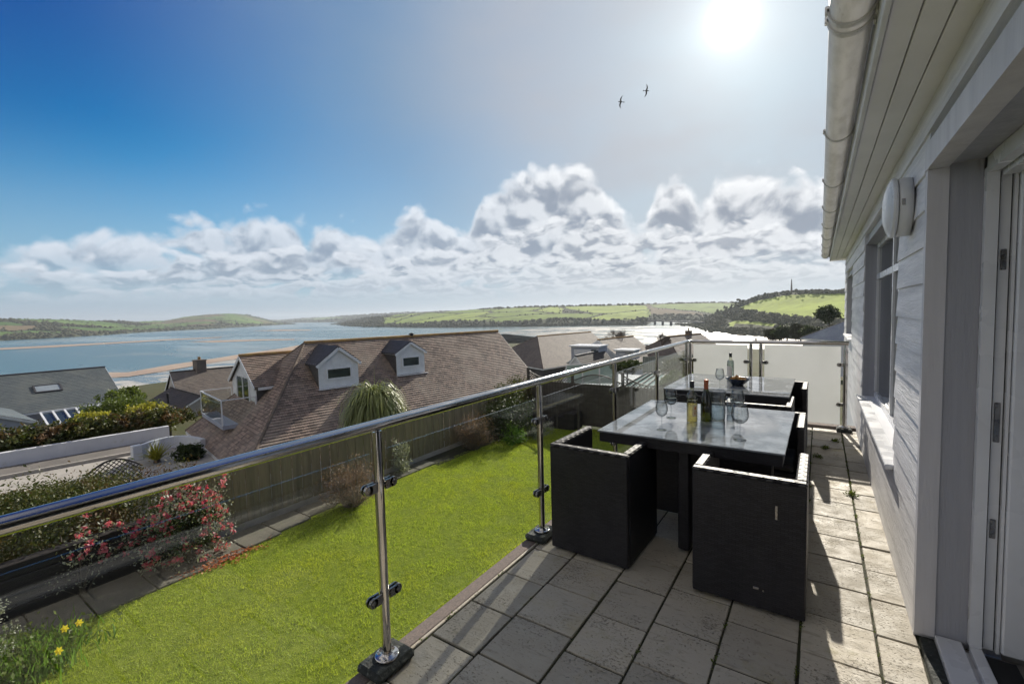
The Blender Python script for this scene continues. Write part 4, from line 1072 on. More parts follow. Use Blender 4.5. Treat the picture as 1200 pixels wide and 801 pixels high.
def dormer(root, I, bl, br, eave_h, apex_h, win=True):
    """gabled dormer; bl, br are the feet of its front face on the slope"""
    n, u, Z = I['n'], I['u'], Vector((0, 0, 1))
    fn = npv(n); bl = Vector(bl); br = Vector(br)
    w = (br-bl).dot(u); br = bl+u*w                         # front face square to the slope
    D = Vector(-n)*2.6; base = bl.z-.15
    ctr = bl+u*(w/2)
    a = Vector((bl.x, bl.y, base)); b = Vector((br.x, br.y, base))
    ea = bl+Z*eave_h; eb = br+Z*(eave_h); ap = ctr+Z*apex_h
    m = MB(); m.prism([a, b, eb, ap, ea], D); d = m.build('dormer', MT['cheek'], root)
    m = MB(); m.prism([a+n*.03, b+n*.03, eb+n*.03, ap+n*.03, ea+n*.03], -n*.028); m.build('gable_face', MT['white_paint'], d)
    o = .14
    m = MB()
    for s, e in ((-1, ea), (1, eb)):
        dv = (e-ap); e2 = ap+dv*1.12
        m.prism([ap+Z*.02+n*.12, e2+Z*.02+n*.12, e2+Z*.09+n*.12, ap+Z*.10+n*.12], D-n*.12)
    m.build('dormer_roof', MT['lead'], d)
    m = MB()
    for e in (ea, eb):
        dv = (e-ap); e2 = ap+dv*1.12; m.beam(ap+n*.13-Z*.03, e2+n*.13-Z*.03, .03, .13)
    m.beam(ea-u*.05-Z*.02+n*.1, ea-u*.05-Z*.02-n*1.5, .08, .09); m.beam(eb+u*.05-Z*.02+n*.1, eb+u*.05-Z*.02-n*1.5, .08, .09)
    m.build('dormer_bargeboard', MT['upvc'], d)
    if win:
        x0, x1, z0, z1 = .18*w, .82*w, .30*eave_h+.05, .82*eave_h
        def fr(s, t, off): return bl+u*s+Z*t+n*off
        m = MB(); q = .07
        for (s0, s1, t0, t1) in ((x0, x1, z0, z0+q), (x0, x1, z1-q, z1), (x0, x0+q, z0+q, z1-q), (x1-q, x1, z0+q, z1-q)):
            m.prism([fr(s0, t0, .032), fr(s1, t0, .032), fr(s1, t1, .032), fr(s0, t1, .032)], n*.05)
        m.build('window_frame', MT['upvc'], d)
        m = MB(); m.prism([fr(x0+q, z0+q, .034), fr(x1-q, z0+q, .034), fr(x1-q, z1-q, .034), fr(x0+q, z1-q, .034)], n*.02); m.build('window_pane', MT['dark_glass'], d)
    m = MB(); m.beam(bl-u*.05+n*.09-Z*.02, br+u*.15+n*.09-Z*.02, .18, .03); m.build('apron_flashing', MT['upvc'], d)
    return d
def bungalow():
    P0 = onz(357, 402, .3); P1 = onz(583, 388, .3)
    root = thing('bungalow', 'brown tiled bungalow beyond the fence with two white dormers and a glazed roof balcony', 'house', (-20, 14, -7))
    u = Vector(P1-P0).normalized(); n = Vector((u.y, -u.x, 0)); s = math.tan(rad(40))
    F0 = Vector((-18.94, 9.38, -3.35)); drop = 4.7
    F0 = Vector(P0)+(F0-Vector(P0))*(drop/3.65); runf = drop/s
    hp = (Vector(P0)-F0).dot(u)
    I = house_shell(root, P0, P1, runf, drop, runf, drop, hip0=hp, base=-7.2, gauge=.15, lip=.03)
    N = np.array([n.x*s, n.y*s, 1.])
    fp = lambda px, py: onp(px, py, P0, N)
    for (bl, br, el, ap) in (((374, 456), (419.5, 448.5), (374, 427), (396, 407)), ((465, 440), (497, 435), (465, 414), (481.5, 401))):
        A = fp(*bl); B = fp(*br)
        # heights read on the vertical plane of the face
        E1 = onp(*el, A, npv(n)); w = (Vector(B)-Vector(A)).dot(u)
        AP = onp(*ap, A, npv(n))
        dormer(root, I, A, B, E1[2]-A[2], AP[2]-A[2])
    # gabled balcony dormer on the hip
    F0v, B0v, P0v = I['f0'], I['b0'], I['P0']
    HN = (F0v-P0v).cross(B0v-P0v); HN = npv(HN/HN.length)
    g = onp(302, 472, P0, HN); un = npv(u)
    pt = lambda px, py: Vector(onp(px, py, g, un))
    br_, er, apx, elf = pt(302, 474), pt(300, 447), pt(282.5, 417), pt(273, 444); 
    w = (er-elf).dot(n); er = Vector((er.x, er.y, (er.z+elf.z)/2)); elf = er-n*w; apx = er-n*(w/2)+Vector((0, 0, apx.z-er.z))
    bz = br_.z-.75; a = Vector((elf.x, elf.y, bz)); b = Vector((er.x, er.y, bz)); Z = Vector((0, 0, 1))
    d = MB().prism([a, b, er, apx, elf], u*4.2).build('dormer', MT['cheek'], root)
    MB().prism([a-u*.03, b-u*.03, er-u*.03, apx-u*.03, elf-u*.03], u*.028).build('gable_face', MT['white_paint'], d)
    m = MB()
    for e in (er, elf):
        e2 = apx+(e-apx)*1.13; q = [apx-u*.15, apx+u*4.6, e2+u*4.6, e2-u*.15]; slope(m, q, .15, .03)
    m.build('dormer_roof', MT['roof_brown'], d)
    MB().tube([apx-u*.15+Z*.03, apx+u*4.6+Z*.03], .10, 10).build('ridge_tiles', MT['ridge'], d)
    m = MB()
    for e in (er, elf):
        e2 = apx+(e-apx)*1.13; m.beam(apx-u*.17-Z*.06, e2-u*.17-Z*.06, .03, .16)
    e2 = apx+(er-apx)*1.13; m.beam(e2-Z*.05, e2+u*4.2-Z*.05, .04, .14); m.build('dormer_bargeboard', MT['white_paint'], d)
    c = (a+b)/2; h = 2.0
    def dr(s, t, o): return Vector((c.x, c.y, bz))+n*s+Z*t-u*o
    m = MB(); hw = w*.27
    for (s0, s1, t0, t1) in ((-hw, hw, .0, .1), (-hw, hw, h-.09, h), (-hw, -hw+.09, .1, h-.09), (hw-.09, hw, .1, h-.09), (-.04, .04, .1, h-.09)):
        m.prism([dr(s0, t0, .032), dr(s1, t0, .032), dr(s1, t1, .032), dr(s0, t1, .032)], -u*.05)
    m.build('door_frame', MT['upvc'], d)
    MB().prism([dr(-hw+.09, .1, .034), dr(hw-.09, .1, .034), dr(hw-.09, h-.09, .034), dr(-hw+.09, h-.09, .034)], -u*.02).build('door_pane', MT['dark_glass'], d)
    # balcony
    D = 1.5; hw = w*.52
    fl = [dr(-hw, 0, .05), dr(hw, 0, .05), dr(hw, 0, D), dr(-hw, 0, D)]
    bal = MB().prism(fl, -Z*.18).build('roof_balcony', MT['render_grey'], root)
    m = MB()
    for s in (-hw, hw): 
        m.beam(dr(s, 0, D), dr(s, 1.15, D), .05, .05, up=u); m.beam(dr(s, 0, .08), dr(s, 1.15, .08), .05, .05, up=u); m.beam(dr(s, 1.17, .08), dr(s, 1.17, D), .05, .04)
    m.beam(dr(-hw, 1.17, D), dr(hw, 1.17, D), .05, .04); m.build('balcony_rail', MT['white_paint'], bal)
    m = MB()
    for s in (-hw, hw): m.prism([dr(s, .05, .12), dr(s, .05, D-.05), dr(s, 1.12, D-.05), dr(s, 1.12, .12)], n*.01)
    m.prism([dr(-hw+.05, .05, D), dr(hw-.05, .05, D), dr(hw-.05, 1.12, D), dr(-hw+.05, 1.12, D)], -u*.01); m.build('balcony_glass', MT['glass'], bal)
    # cowl on the ridge end, ridge vent
    MB().lathe(tuple(P0+np.array([0, 0, .05])+npv(u)*6.5), [(.12, 0), (.12, .1), (.2, .12), (.001, .2)], 12).build('ridge_vent', MT['lead'], I['roof'])
    # ground floor windows in the left wall
    w0, w1 = I['f0'], I['b0']
    dirv = (w1-w0); dirv.z = 0; L = dirv.length; dirv.normalize(); out = -u
    for t in (.12, .30, .55, .8):
        p = w0+dirv*(L*t)+u*.25; zc = -6.0; hw2 = .45
        q = [Vector((p.x, p.y, zc))+dirv*s+Z*k for s, k in ((-hw2, -.45), (hw2, -.45), (hw2, .45), (-hw2, .45))]
        f = MB().prism([v+out*.005 for v in q], out*.04).build('window', MT['upvc'], root)
        q2 = [Vector((p.x, p.y, zc))+dirv*s+Z*k for s, k in ((-hw2+.08, -.37), (hw2-.08, -.37), (hw2-.08, .37), (-hw2+.08, .37))]
        MB().prism([v+out*.046 for v in q2], out*.008).build('pane', MT['dark_glass'], f)
    return I
BI = bungalow()

def simple_house(label, P0, P1, runf, dropf, runb, dropb, base, roof, wall='render', hip0=0, hip1=0, ridge='ridge', gauge=.25, lip=.02, name='house', cat='house'):
    root = thing(name, label, cat, (float(P0[0]), float(P0[1]), base))
    I = house_shell(root, P0, P1, runf, dropf, runb, dropb, hip0, hip1, base, roof, wall, ridge, gauge, lip=lip)
    return root, I
def skylight(root, I, t, v, w=.9, h=1.1):
    """t along the ridge in m, v down the front slope in m"""
    P0, u, n = I['P0'], I['u'], I['n']; dn = (I['f0']-P0); dn = dn-u*dn.dot(u); dn.normalize(); N = u.cross(dn); N = N if N.z > 0 else -N
    c = P0+u*t+dn*v+N*.05
    k = MB(); 
    for (a0, a1, b0, b1) in ((-w/2, w/2, -h/2, -h/2+.12), (-w/2, w/2, h/2-.12, h/2), (-w/2, -w/2+.12, -h/2+.12, h/2-.12), (w/2-.12, w/2, -h/2+.12, h/2-.12)):
        k.prism([c+u*a0+dn*b0, c+u*a1+dn*b0, c+u*a1+dn*b1, c+u*a0+dn*b1], N*.08)
    f = k.build('skylight', MT['lead'], root)
    MB().prism([c+u*(-w/2+.12)+dn*(-h/2+.12), c+u*(w/2-.12)+dn*(-h/2+.12), c+u*(w/2-.12)+dn*(h/2-.12), c+u*(-w/2+.12)+dn*(h/2-.12)], N*.04).build('pane', MT['sky_pane'], f)
MT['sky_pane'] = pm('skylight_pane', (.30, .34, .36), (.25, .28, .30), 2., .05, spec=.9, rv=.03)
# slate house far left with skylight and conservatory
r3, I3 = simple_house('slate roofed house at the far left with a skylight and a lean-to conservatory', (-63.4, 1.5, -3.0), (-63.4, 15.7, -3.0), 5.6, 3.1, 5, 2.8, -10, 'roof_slate', 'render_grey', ridge='lead')
skylight(r3, I3, 9.3, 2.9, 1.9, 1.2)
def conservatory(root):
    z0, z1 = -6.15, -7.3; x0, x1 = -57.6, -54.2; y0, y1 = 9.6, 14.3
    m = MB(); N = 6
    for i in range(N+1):
        y = y0+(y1-y0)*i/N; m.beam((x0, y, z0), (x1, y, z1), .14, .12)
    m.beam((x0, y0, z0), (x0, y1, z0), .18, .16); m.beam((x1, y0, z1), (x1, y1, z1), .18, .16)
    c = m.build('conservatory', MT['upvc'], root)
    MB().prism([(x0, y0, z0-.05), (x0, y1, z0-.05), (x1, y1, z1-.05), (x1, y0, z1-.05)], (0, 0, -.03)).build('glazing', MT['dark_glass'], c)
    MB().box(x0, x1-.05, y0, y1, -10, z1-.15).build('dwarf_wall', MT['render'], c)
conservatory(r3)
simple_house('grey rendered gable with white bargeboards at the left edge, in front of the slate roof', (-45.2, 2.2, -2.75), (-54, 2.2, -2.75), 5.2, 2.35, 5.2, 2.35, -9, 'roof_slate', 'render_grey', ridge='lead')
# brown roofed pair behind the bungalow's left end
r2, I2 = simple_house('brown roofed house with a small chimney just behind the bungalow balcony', (-60.1, 20.4, -4.), (-58.2, 30.5, -4.), 6.0, 3.6, 5, 3, -11, 'roof_pink', 'roughcast', ridge='roof_dark')
chimney(r2, -59.6, 23.2, -4.6, -2.9, 1.1, 1.0, 2)
p0 = onz(200, 454, -5.6); p1 = onz(236, 464, -5.6)
r2b, _ = simple_house('low dark roofed cottage with a rough grey gable in front of the brown roofed house', p1, p0, 4.6, 2.6, 4.6, 2.6, -10, 'roof_dark', 'roughcast', ridge='roof_dark')
MB().lathe(tuple(onz(197, 470, -6.2)), [(.10, -.8), (.10, .7), (.16, .72), (.001, .85)], 10).build('flue', MT['lead'], r2b)

# houses beyond the end of the fence
r5, I5 = simple_house('sunlit brown roof with dark hipped end and boxy white dormer, right of the bungalow', (-35.8, 59.8, -2.), (-33.6, 74.5, -2.), 6.0, 4.0, 5, 3.2, -9, 'roof_pink', 'cheek', hip0=6.2)
def box_dormer(root, p, w, d, h, flip=False):
    x, y, z = p; m = MB().box(x-w/2, x+w/2, y, y+d, z, z+h); k = m.build('dormer', MT['render_grey'], root)
    MB().box(x-w/2-.2, x+w/2+.2, y-.25, y+d, z+h+.001, z+h+.18, bev=.03).build('dormer_roof', MT['upvc'], k)
    MB().box(x-w/2+.4, x+w/2-1.0, y-.04, y-.002, z+.5, z+h-.3).build('panel', MT['render'], k)
    MB().box(x+w/2-.9, x+w/2-.25, y-.05, y-.002, z+.8, z+h-.3).build('window_pane', MT['dark_glass'], k)
q = ony(688, 425, 50.); box_dormer(r5, (q[0]-.3, 50., q[2]), 3.6, 2.6, 1.9)
rg, Ig = simple_house('small white gabled porch wing below the boxy white dormer', ony(674, 417, 44), ony(674, 417, 44)+np.array([0, 8, 0]), 1.9, 2.3, 1.9, 2.3, -8, 'roof_dark', 'render', ridge='lead', name='porch_wing', cat='porch')
r6, I6 = simple_house('dark brown roofed house with a flat white dormer, second right of the bungalow', (-23.2, 53.5, -2.), (-21.6, 62.0, -2.), 4.6, 3.1, 5, 3.2, -9, 'roof_pink', 'render', hip1=0.)
q = ony(735, 421, 48.); box_dormer(r6, (q[0]-.3, 48., q[2]), 2.0, 2.0, .9)
r7, I7 = simple_house('dark brown roofed house with a stubby chimney near the balustrade corner', (-16.9, 62, -2.05), (-14.2, 69.5, -2.), 5.2, 3.2, 5, 3.2, -9, 'roof_pink', 'render', hip0=4.)
chimney(r7, -15.3, 67., -2.6, -1.55, .8, .7, 1)
r8, I8 = simple_house('pale slate roofed house glimpsed between the far rail and the weatherboards', (3.2, 86, -.9), (9.5, 95, -.9), 4.8, 3.0, 4.8, 2.6, -9, 'roof_pale', 'render', hip0=3.2, ridge='lead')

# ============================================================ LANE, WALLS AND PLANTING LEFT OF THE BUNGALOW
def lane():
    # garden wall, long and white, seen from above
    a = onz(0, 527, -4.2); b = onz(198, 499, -4.2)
    A = Vector((a[0], a[1]-6, 0)); B = Vector((b[0], b[1], 0)); d = (B-A).normalized(); n = Vector((d.y, -d.x, 0))
    def q(s, o, z): v = A+d*s+n*o; return Vector((v.x, v.y, z))
    L = (B-A).length
    m = MB(); m.prism([q(0, 0, -4.2), q(L, 0, -4.2), q(L, -.3, -4.2), q(0, -.3, -4.2)], (0, 0, -1.6))
    m.build('garden_wall', MT['render'], label='long white rendered wall below the hedge on the left', cat='wall')
    # lane surface and low walls
    MB().prism([q(-6, .02, -4.85), q(L+5, .02, -4.85), q(L+5, 1.9, -4.85), q(-6, 1.9, -4.85)], (0, 0, -2.4)).build('lane', MT['road'], kind='structure')
    MB().prism([q(-6, 1.91, -4.80), q(L-1.5, 1.91, -4.80), q(L-1.5, 2.05, -4.80), q(-6, 2.05, -4.80)], (0, 0, -2.4)).build('lane_kerb', MT['roughcast'], kind='structure')
    MB().prism([q(-6, 2.06, -4.95), q(L-1.5, 2.06, -4.95), q(L-1.5, 6.5, -4.95), q(-6, 6.5, -4.95)], (0, 0, -2.0)).build('forecourt', MT['roughcast'], kind='structure')
    # curved white wall by the bungalow
    m = MB(); pts = []
    for k in range(15):
        t = k/14; px_ = 160+75*t; py_ = 524-13*math.sin(t*math.pi*.75); p = onz(px_, py_, -4.0); pts.append(Vector(p))
    for i in range(14):
        e = (pts[i+1]-pts[i]); nn = Vector((e.y, -e.x, 0)).normalized()*.2
        m.prism([pts[i], pts[i+1], pts[i+1]-nn, pts[i]-nn], (0, 0, -.6))
    m.build('curved_wall', MT['render'], label='curved white rendered wall beside the bungalow corner', cat='wall')
    MB().prism([tuple(onz(*q_, -4.56)) for q_ in ((150, 535), (165, 528), (200, 517), (240, 514), (262, 545), (190, 572), (140, 580))], (0, 0, -2.2)).build('terrace', MT['roughcast'], kind='structure')
    MB().box(pts[0].x-.2, pts[0].x+.15, pts[0].y-.18, pts[0].y+.18, -6, -3.9, bev=.02).build('gate_pillar', MT['render'], label='square white gate pillar at the end of the curved wall', cat='pillar')
    # hedge on the bank behind the white wall
    cs = []
    for k in range(46):
        s = L*k/45*1.02; cs.append(q(s, -1.4+.15*math.sin(k*1.7), -3.95+.10*math.sin(k*2.3)+.04*math.sin(k*5.1)))
    pts_ = np.concatenate([blob_centers(tuple(c), np.array([.75, .6, .48]), 26, .4, 1., .3, i) for i, c in enumerate(cs)])
    o = thing('hedge', 'long clipped brownish green hedge above the white wall on the left', 'hedge', (A.x, A.y, -5))
    np_mesh('foliage', leaves(pts_, .17, 30000, .10, .6), 4, MT['hedge'], o)
    m = MB()
    for c in cs[::2]: m.tube([(c.x, c.y, -6), (c.x, c.y, -4.0)], [.06, .03], 6)
    m.build('stems', MT['wood_bark'], o)
lane()
def bush(name, label, px_, py_, z, r, mat, seed, nl=6000, size=.16, fz=1., cat='bush', trunk_to=None, lump=.3):
    c = onz(px_, py_, z); g = float(ground_z(c[0], c[1]))
    o = thing(name, label, cat, (c[0], c[1], g))
    cs = blob_centers(tuple(c), r, 160, .35, fz, lump, seed)
    np_mesh('foliage', leaves(cs, size, nl, np.mean(r)*.12, .6), 4, MT[mat], o)
    m = MB(); rr = random.Random(seed); R = np.mean(r)
    m.tube([(c[0], c[1], g-.2), (c[0]+.1*R, c[1], c[2]-R*.3*fz)], [.06*R+.05, .04*R+.03], 8)
    for k in range(7):
        q = cs[rr.randrange(len(cs))]; m.tube([(c[0]+.08*R, c[1], max(g, c[2]-R*.7*fz)), tuple((q+c)/2), tuple(q)], [.03*R+.02, .02*R+.01, .01], 5, cap=False)
    m.build('trunk', MT['wood_bark'], o); return o
bush('round_bush', 'big rounded grey green bush behind the hedge at left', 141, 481, -4.5, np.array([1.5, 1.9, .80]), 'hedge_green', 31, 14000, .13)
bush('bush', 'small windswept green bush standing above the big round bush', 146, 464, -4.4, np.array([.9, 1.2, .45]), 'hedge_green', 32, 6000, .2)
bush('golden_bush', 'yellow green bush spilling over the left part of the hedge', 108, 491, -4.0, np.array([.8, .9, .28]), 'yellowgreen', 33, 4000, .15)
bush('golden_bush', 'yellow green bush to the right of the big round bush', 172, 482, -4.4, np.array([.8, 1.1, .40]), 'yellowgreen', 34, 4500, .16)
bush('russet_bush', 'reddish brown bush at the right end of the hedge by the dark cottage roof', 198, 488, -4.4, np.array([.8, 1.3, .42]), 'hedge', 35, 5000, .15)
bush('dark_bush', 'dark shaded bush in the angle of the bungalow wall and curved wall', 222, 531, -4.3, np.array([.5, .5, .35]), 'dark_leaf', 36, 5000, .10)
# hedge below the lane and trellis shelter
def near_hedge():
    o = thing('lower_hedge', 'untidy brown and green hedge running below the lane, over the handrail at left', 'hedge', (-14, 2, -5))
    cs = []
    for k in range(34):
        t = k/33; p = onz(-60+190*t, 611-40*t+4*math.sin(k), -3.75); cs.append(p)
    P_ = np.concatenate([blob_centers(tuple(c), np.array([.42, .42, .36]), 22, .35, 1., .3, i) for i, c in enumerate(cs)])
    np_mesh('foliage', leaves(P_, .075, 30000, .09, .5), 4, MT['hedge'], o)
    np_mesh('new_leaves', leaves(P_, .06, 7000, .10, .5), 4, MT['hedge_green'], o)
    m = MB()
    for c in cs[::2]: m.tube([(c[0], c[1], -6.3), (c[0], c[1], -3.7)], [.04, .02], 6)
    m.build('stems', MT['wood_bark'], o)
near_hedge()
def shelter():
    z = -3.9; a = onz(100, 556, z); b = onz(166, 543, z); A = Vector(a); B = Vector(b); d = (B-A); L = d.length; d.normalize(); Z = Vector((0, 0, 1))
    o = thing('trellis', 'dark lattice trellis with an arched top beside the lane', 'trellis', (A.x, A.y, -6))
    top = lambda u: .50+.42*math.sin(math.pi*u); k = 16
    m = MB(); P_ = [A+d*(L*i/k)+Z*(top(i/k)-.55) for i in range(k+1)]
    for i in range(k): m.beam(P_[i], P_[i+1], .05, .06)
    m.beam(A-Z*.55, B-Z*.55, .05, .06); m.build('arched_frame', MT['fence_dark'], o)
    m = MB()
    for s in (-1, 1):
        for i in range(-8, 30):
            pts = []
            for w in np.linspace(0, 1.2, 25):
                u = i*.16+s*w if s > 0 else i*.16-w
                if 0 <= u <= L and w <= top(u/L): pts.append(A+d*u+Z*(w-.55)+Vector((.008*s, 0, 0)))
            if len(pts) > 1: m.beam(pts[0], pts[-1], .012, .03)
    m.build('lattice', MT['fence_dark'], o)
    m = MB(); n = max(3, int(L/.18))
    for i in range(n+1):
        p = A+d*(L*i/n); m.box(p.x-.03, p.x+.03, p.y-.05, p.y+.05, -6.4, z-.58)
    m.build('boards', MT['fence_dark'], o)
shelter()
def phormium():
    c = onz(184, 540, -4.5); g = -4.6; o = thing('flax_plant', 'bright yellow green spiky flax plant beside the curved wall', 'plant', (c[0], c[1], g)); V = []
    for k in range(170):
        a = RNG.random()*6.28; e = RNG.uniform(.5, 1.4); L = RNG.uniform(.6, 1.05); w = .035
        dd = np.array([math.cos(a)*math.cos(e), math.sin(a)*math.cos(e), math.sin(e)]); sd = np.array([-math.sin(a), math.cos(a), 0]); p = np.array([c[0], c[1], g+.1]); N = 5
        for i in range(N):
            q = p+dd*L/N; V += [p-sd*w*(1-i/N*.8), p+sd*w*(1-i/N*.8), q+sd*w*(1-(i+1)/N), q-sd*w*(1-(i+1)/N)]; p = q; dd = dd+np.array([0, 0, -.12*(i+1)/2]); dd /= np.linalg.norm(dd)
    np_mesh('leaves', np.array(V), 4, MT['yellowgreen'], o)
    MB().tube([(c[0], c[1], g-.1), (c[0], c[1], g+.3)], [.16, .1], 8).build('crown_base', MT['wood_bark'], o)
phormium()

# ============================================================ BEYOND THE BACK FENCE
MT['gh_glass'] = pm('greenhouse_glass', (.42, .54, .50), (.34, .46, .43), 2., .12, spec=.8)
MT['pale_board'] = pm('pale_grey_boards', (.24, .26, .235), (.18, .20, .18), 2., .85, bump=.5, bsc=20, stretch=(5, 5, .5))
def greenhouse():
    z0, z1 = -1.45, -2.15; y0, y1 = 20.5, 23.0
    a = ony(731, 459, y0); b = ony(772, 450, y0); x0, x1 = a[0], b[0]; z0 = ony(752, 437, y1)[2]; z1 = (a[2]+b[2])/2
    o = thing('glass_lean_to', 'pale teal glazed lean-to roof with dark bars behind the dark garden fence', 'lean-to', ((x0+x1)/2, y0, -3))
    MB().prism([(x0, y0, z1), (x1, y0, z1), (x1-.1, y1, z0), (x0+.3, y1, z0)], (0, 0, -.03)).build('glazing', MT['gh_glass'], o)
    m = MB(); N = 5
    for i in range(N+1):
        t = i/N; m.beam((x0+(x1-x0)*t, y0, z1+.03), (x0+.3+(x1-.4-x0)*t, y1, z0+.03), .05, .05)
    m.beam((x0, y0, z1), (x1, y0, z1), .07, .08); m.beam((x0+.3, y1, z0), (x1-.1, y1, z0), .07, .08); m.build('glazing_bar', MT['lead'], o)
    MB().box(x0+.05, x1-.05, y0+.05, y1+.6, -3.6, min(z1-.08, z0)).build('wall', MT['pale_board'], o)
    return
greenhouse()
def pale_fence():
    o = thing('pale_fence', 'pale grey board fence seen through the last clear glass panel', 'fence', (-5, 23, -3))
    y = 26.; a = ony(753, 418, y); b = ony(812, 404, y); m = MB(); n = 24
    for i in range(n):
        t0, t1 = i/n, (i+1)/n; x0 = a[0]+(b[0]-a[0])*t0; x1 = a[0]+(b[0]-a[0])*t1; zt = a[2]+(b[2]-a[2])*((t0+t1)/2)*.3
        m.box(x0+.005, x1-.005, y, y+.02+.01*(i % 2), -3.6, zt)
    m.build('boards', MT['pale_board'], o)
    MB().box(a[0], b[0], y+.03, y+.08, -1.2, -1.1).build('rail', MT['pale_board'], o)
pale_fence()
def veg(name, label, px_, py_, y, r, mat, seed, nl, size, cat='bush'):
    c = ony(px_, py_, y); g = float(ground_z(c[0], c[1])); o = thing(name, label, cat, (c[0], c[1], g))
    cs = blob_centers(tuple(c), np.array(r), 130, .35, 1., .3, seed); cs[:, 2] = np.maximum(cs[:, 2], g)
    np_mesh('foliage', leaves(cs, size, nl, np.mean(r)*.12, .6), 4, MT[mat], o)
    MB().tube([(c[0], c[1], g-.1), tuple(c)], [.08, .04], 6).build('trunk', MT['wood_bark'], o)
veg('border_bush', 'low green bush behind the rear table, in front of the pale fence', 794, 449, 19.5, (.7, .7, .35), 'hedge_green', 41, 5000, .09)
veg('border_bush', 'darker bush with brown stems beside the pale fence, left of the corner post', 797, 430, 24.5, (.8, .6, .4), 'hedge', 42, 5000, .1)
veg('ivy_bush', 'ivy covered hump between the greenhouse roof and the handrail', 735, 429, 26., (.8, 1, .3), 'dark_leaf', 43, 4000, .12)
def glazed_terrace():
    o = thing('terrace_screen', 'pale teal glass terrace screen of the house beyond the dark fence', 'glass screen', (-12, 27, -4)); y = 27.
    pts = [(664, 428), (724, 424), (724, 449), (664, 449)]; P_ = [ony(*p, y) for p in pts]
    MB().prism([tuple(p) for p in P_], (0, .04, 0)).build('pane', MT['gh_glass'], o)
    m = MB()
    for t in (0, .33, .66, 1.):
        a = Vector(P_[0]).lerp(Vector(P_[1]), t); b = Vector(P_[3]).lerp(Vector(P_[2]), t); m.beam(a+Vector((0, -.05, 0)), b+Vector((0, -.05, -.8)), .07, .06, up=(0, 1, 0))
    m.beam(Vector(P_[0])+Vector((0, -.05, .02)), Vector(P_[1])+Vector((0, -.05, .02)), .07, .06); m.build('frame', MT['upvc'], o)
    a, b = P_[3], P_[2]; MB().box(a[0]-.5, b[0]+.8, y-.3, y+6, -4.5, a[2]-.03).build('terrace_wall', MT['render'], o)
glazed_terrace()

# ============================================================ ESTUARY
WZ = -34.
def m_water():
    m, t = newmat('estuary_water'); v = objco(t)
    st = smooth(noise(scalev(v, .0016, .0042, 1), 1., 6, .6, .6), .38, .66)
    c = mixc(st, (.055, .12, .13), (.14, .21, .21))
    shal = smooth(noise(scalev(v, .006, .013, 1), 1., 7, .65, .8), .56, .62)
    c = mixc(shal*.40, c, (.26, .24, .19))
    w = noise(scalev(v, .18, .5, 1), 1., 6, .65); n = bumpn(w, .10, 1.2)
    finish(t, pbsdf(t, c, smooth(st, 0., 1., .28, .16), 0., .5, n)); return m
MT['estuary'] = m_water()
MB().add([(-9000, -5000, WZ), (6000, -5000, WZ), (6000, 9000, WZ), (-9000, 9000, WZ)], [(0, 1, 2, 3)]).build('water', MT['estuary'], kind='structure')
def m_sand(name, wetness, c1, c2):
    m, t = newmat(name); v = objco(t)
    k = noise(scalev(v, .010, .022, 1), 1., 8, .66, 1.1); pool = smooth(k, wetness, wetness+.05)
    c = mixc(smooth(noise(v, .02, 6, .6), .35, .65), c1, c2)
    c = mixc(pool, c, (.10, .13, .13)); r = smooth(pool, 0., 1., .6, .22)
    finish(t, pbsdf(t, c, r, 0., .3, bumpn(noise(scalev(v, .12, .3, 1), 1., 7, .7), .12, .8))); return m
MT['sand_tan'] = m_sand('tan_sand', .66, (.36, .26, .19), (.44, .34, .25))
MT['sand_wet'] = m_sand('wet_sand', .50, (.38, .37, .34), (.48, .46, .42))
MT['sand_bright'] = m_sand('bright_wet_sand', .47, (.22, .205, .18), (.32, .30, .265))
def flat(name, pts, mat, z):
    P_ = [tuple(onz(px_, py_, z)) for px_, py_ in pts]; MB().add(P_, [tuple(range(len(P_)))]).build(name, mat, kind='structure')
flat('wet_beach', [(60, 505), (60, 448), (122, 442), (150, 441), (200, 432), (260, 423), (300, 418), (340, 411), (400, 404), (470, 399), (560, 394), (592, 391), (640, 396), (760, 404), (760, 420), (500, 470), (300, 520)], MT['sand_wet'], WZ+.25)
flat('tan_beach', [(110, 443), (123, 436), (150, 436), (200, 427), (250, 420), (290, 413.5), (330, 408), (362, 402), (420, 398), (420, 401), (362, 407), (300, 417), (240, 426), (190, 435), (150, 441)], MT['sand_tan'], WZ+.5)
flat('sandbank', [(468, 396), (500, 391), (545, 388.5), (590, 389), (612, 386.5), (630, 384.2), (700, 382.6), (765, 381.8), (772, 385), (800, 389), (830, 392), (880, 397), (940, 402), (1000, 404), (1000, 425), (700, 425), (600, 405), (540, 400)], MT['sand_bright'], WZ+.25)
flat('mudflat', [(820, 393.2), (860, 392.4), (905, 395.5), (950, 399), (948, 401.5), (900, 399), (850, 397)], MT['sand_tan'], WZ+.6)
flat('sandbank', [(0, 407.5), (60, 404.5), (130, 401), (200, 397.0), (260, 394.6), (260, 395.3), (200, 398.4), (130, 402.6), (60, 406.8), (0, 409.6)], MT['sand_tan'], WZ+.3)
flat('sandbank', [(222, 400.2), (250, 398.8), (300, 397.4), (345, 397), (345, 398), (300, 399), (250, 401)], MT['sand_tan'], WZ+.3)
flat('sandbank', [(295, 387.4), (330, 386), (365, 386.2), (365, 387), (330, 387.6)], MT['sand_tan'], WZ+.3)

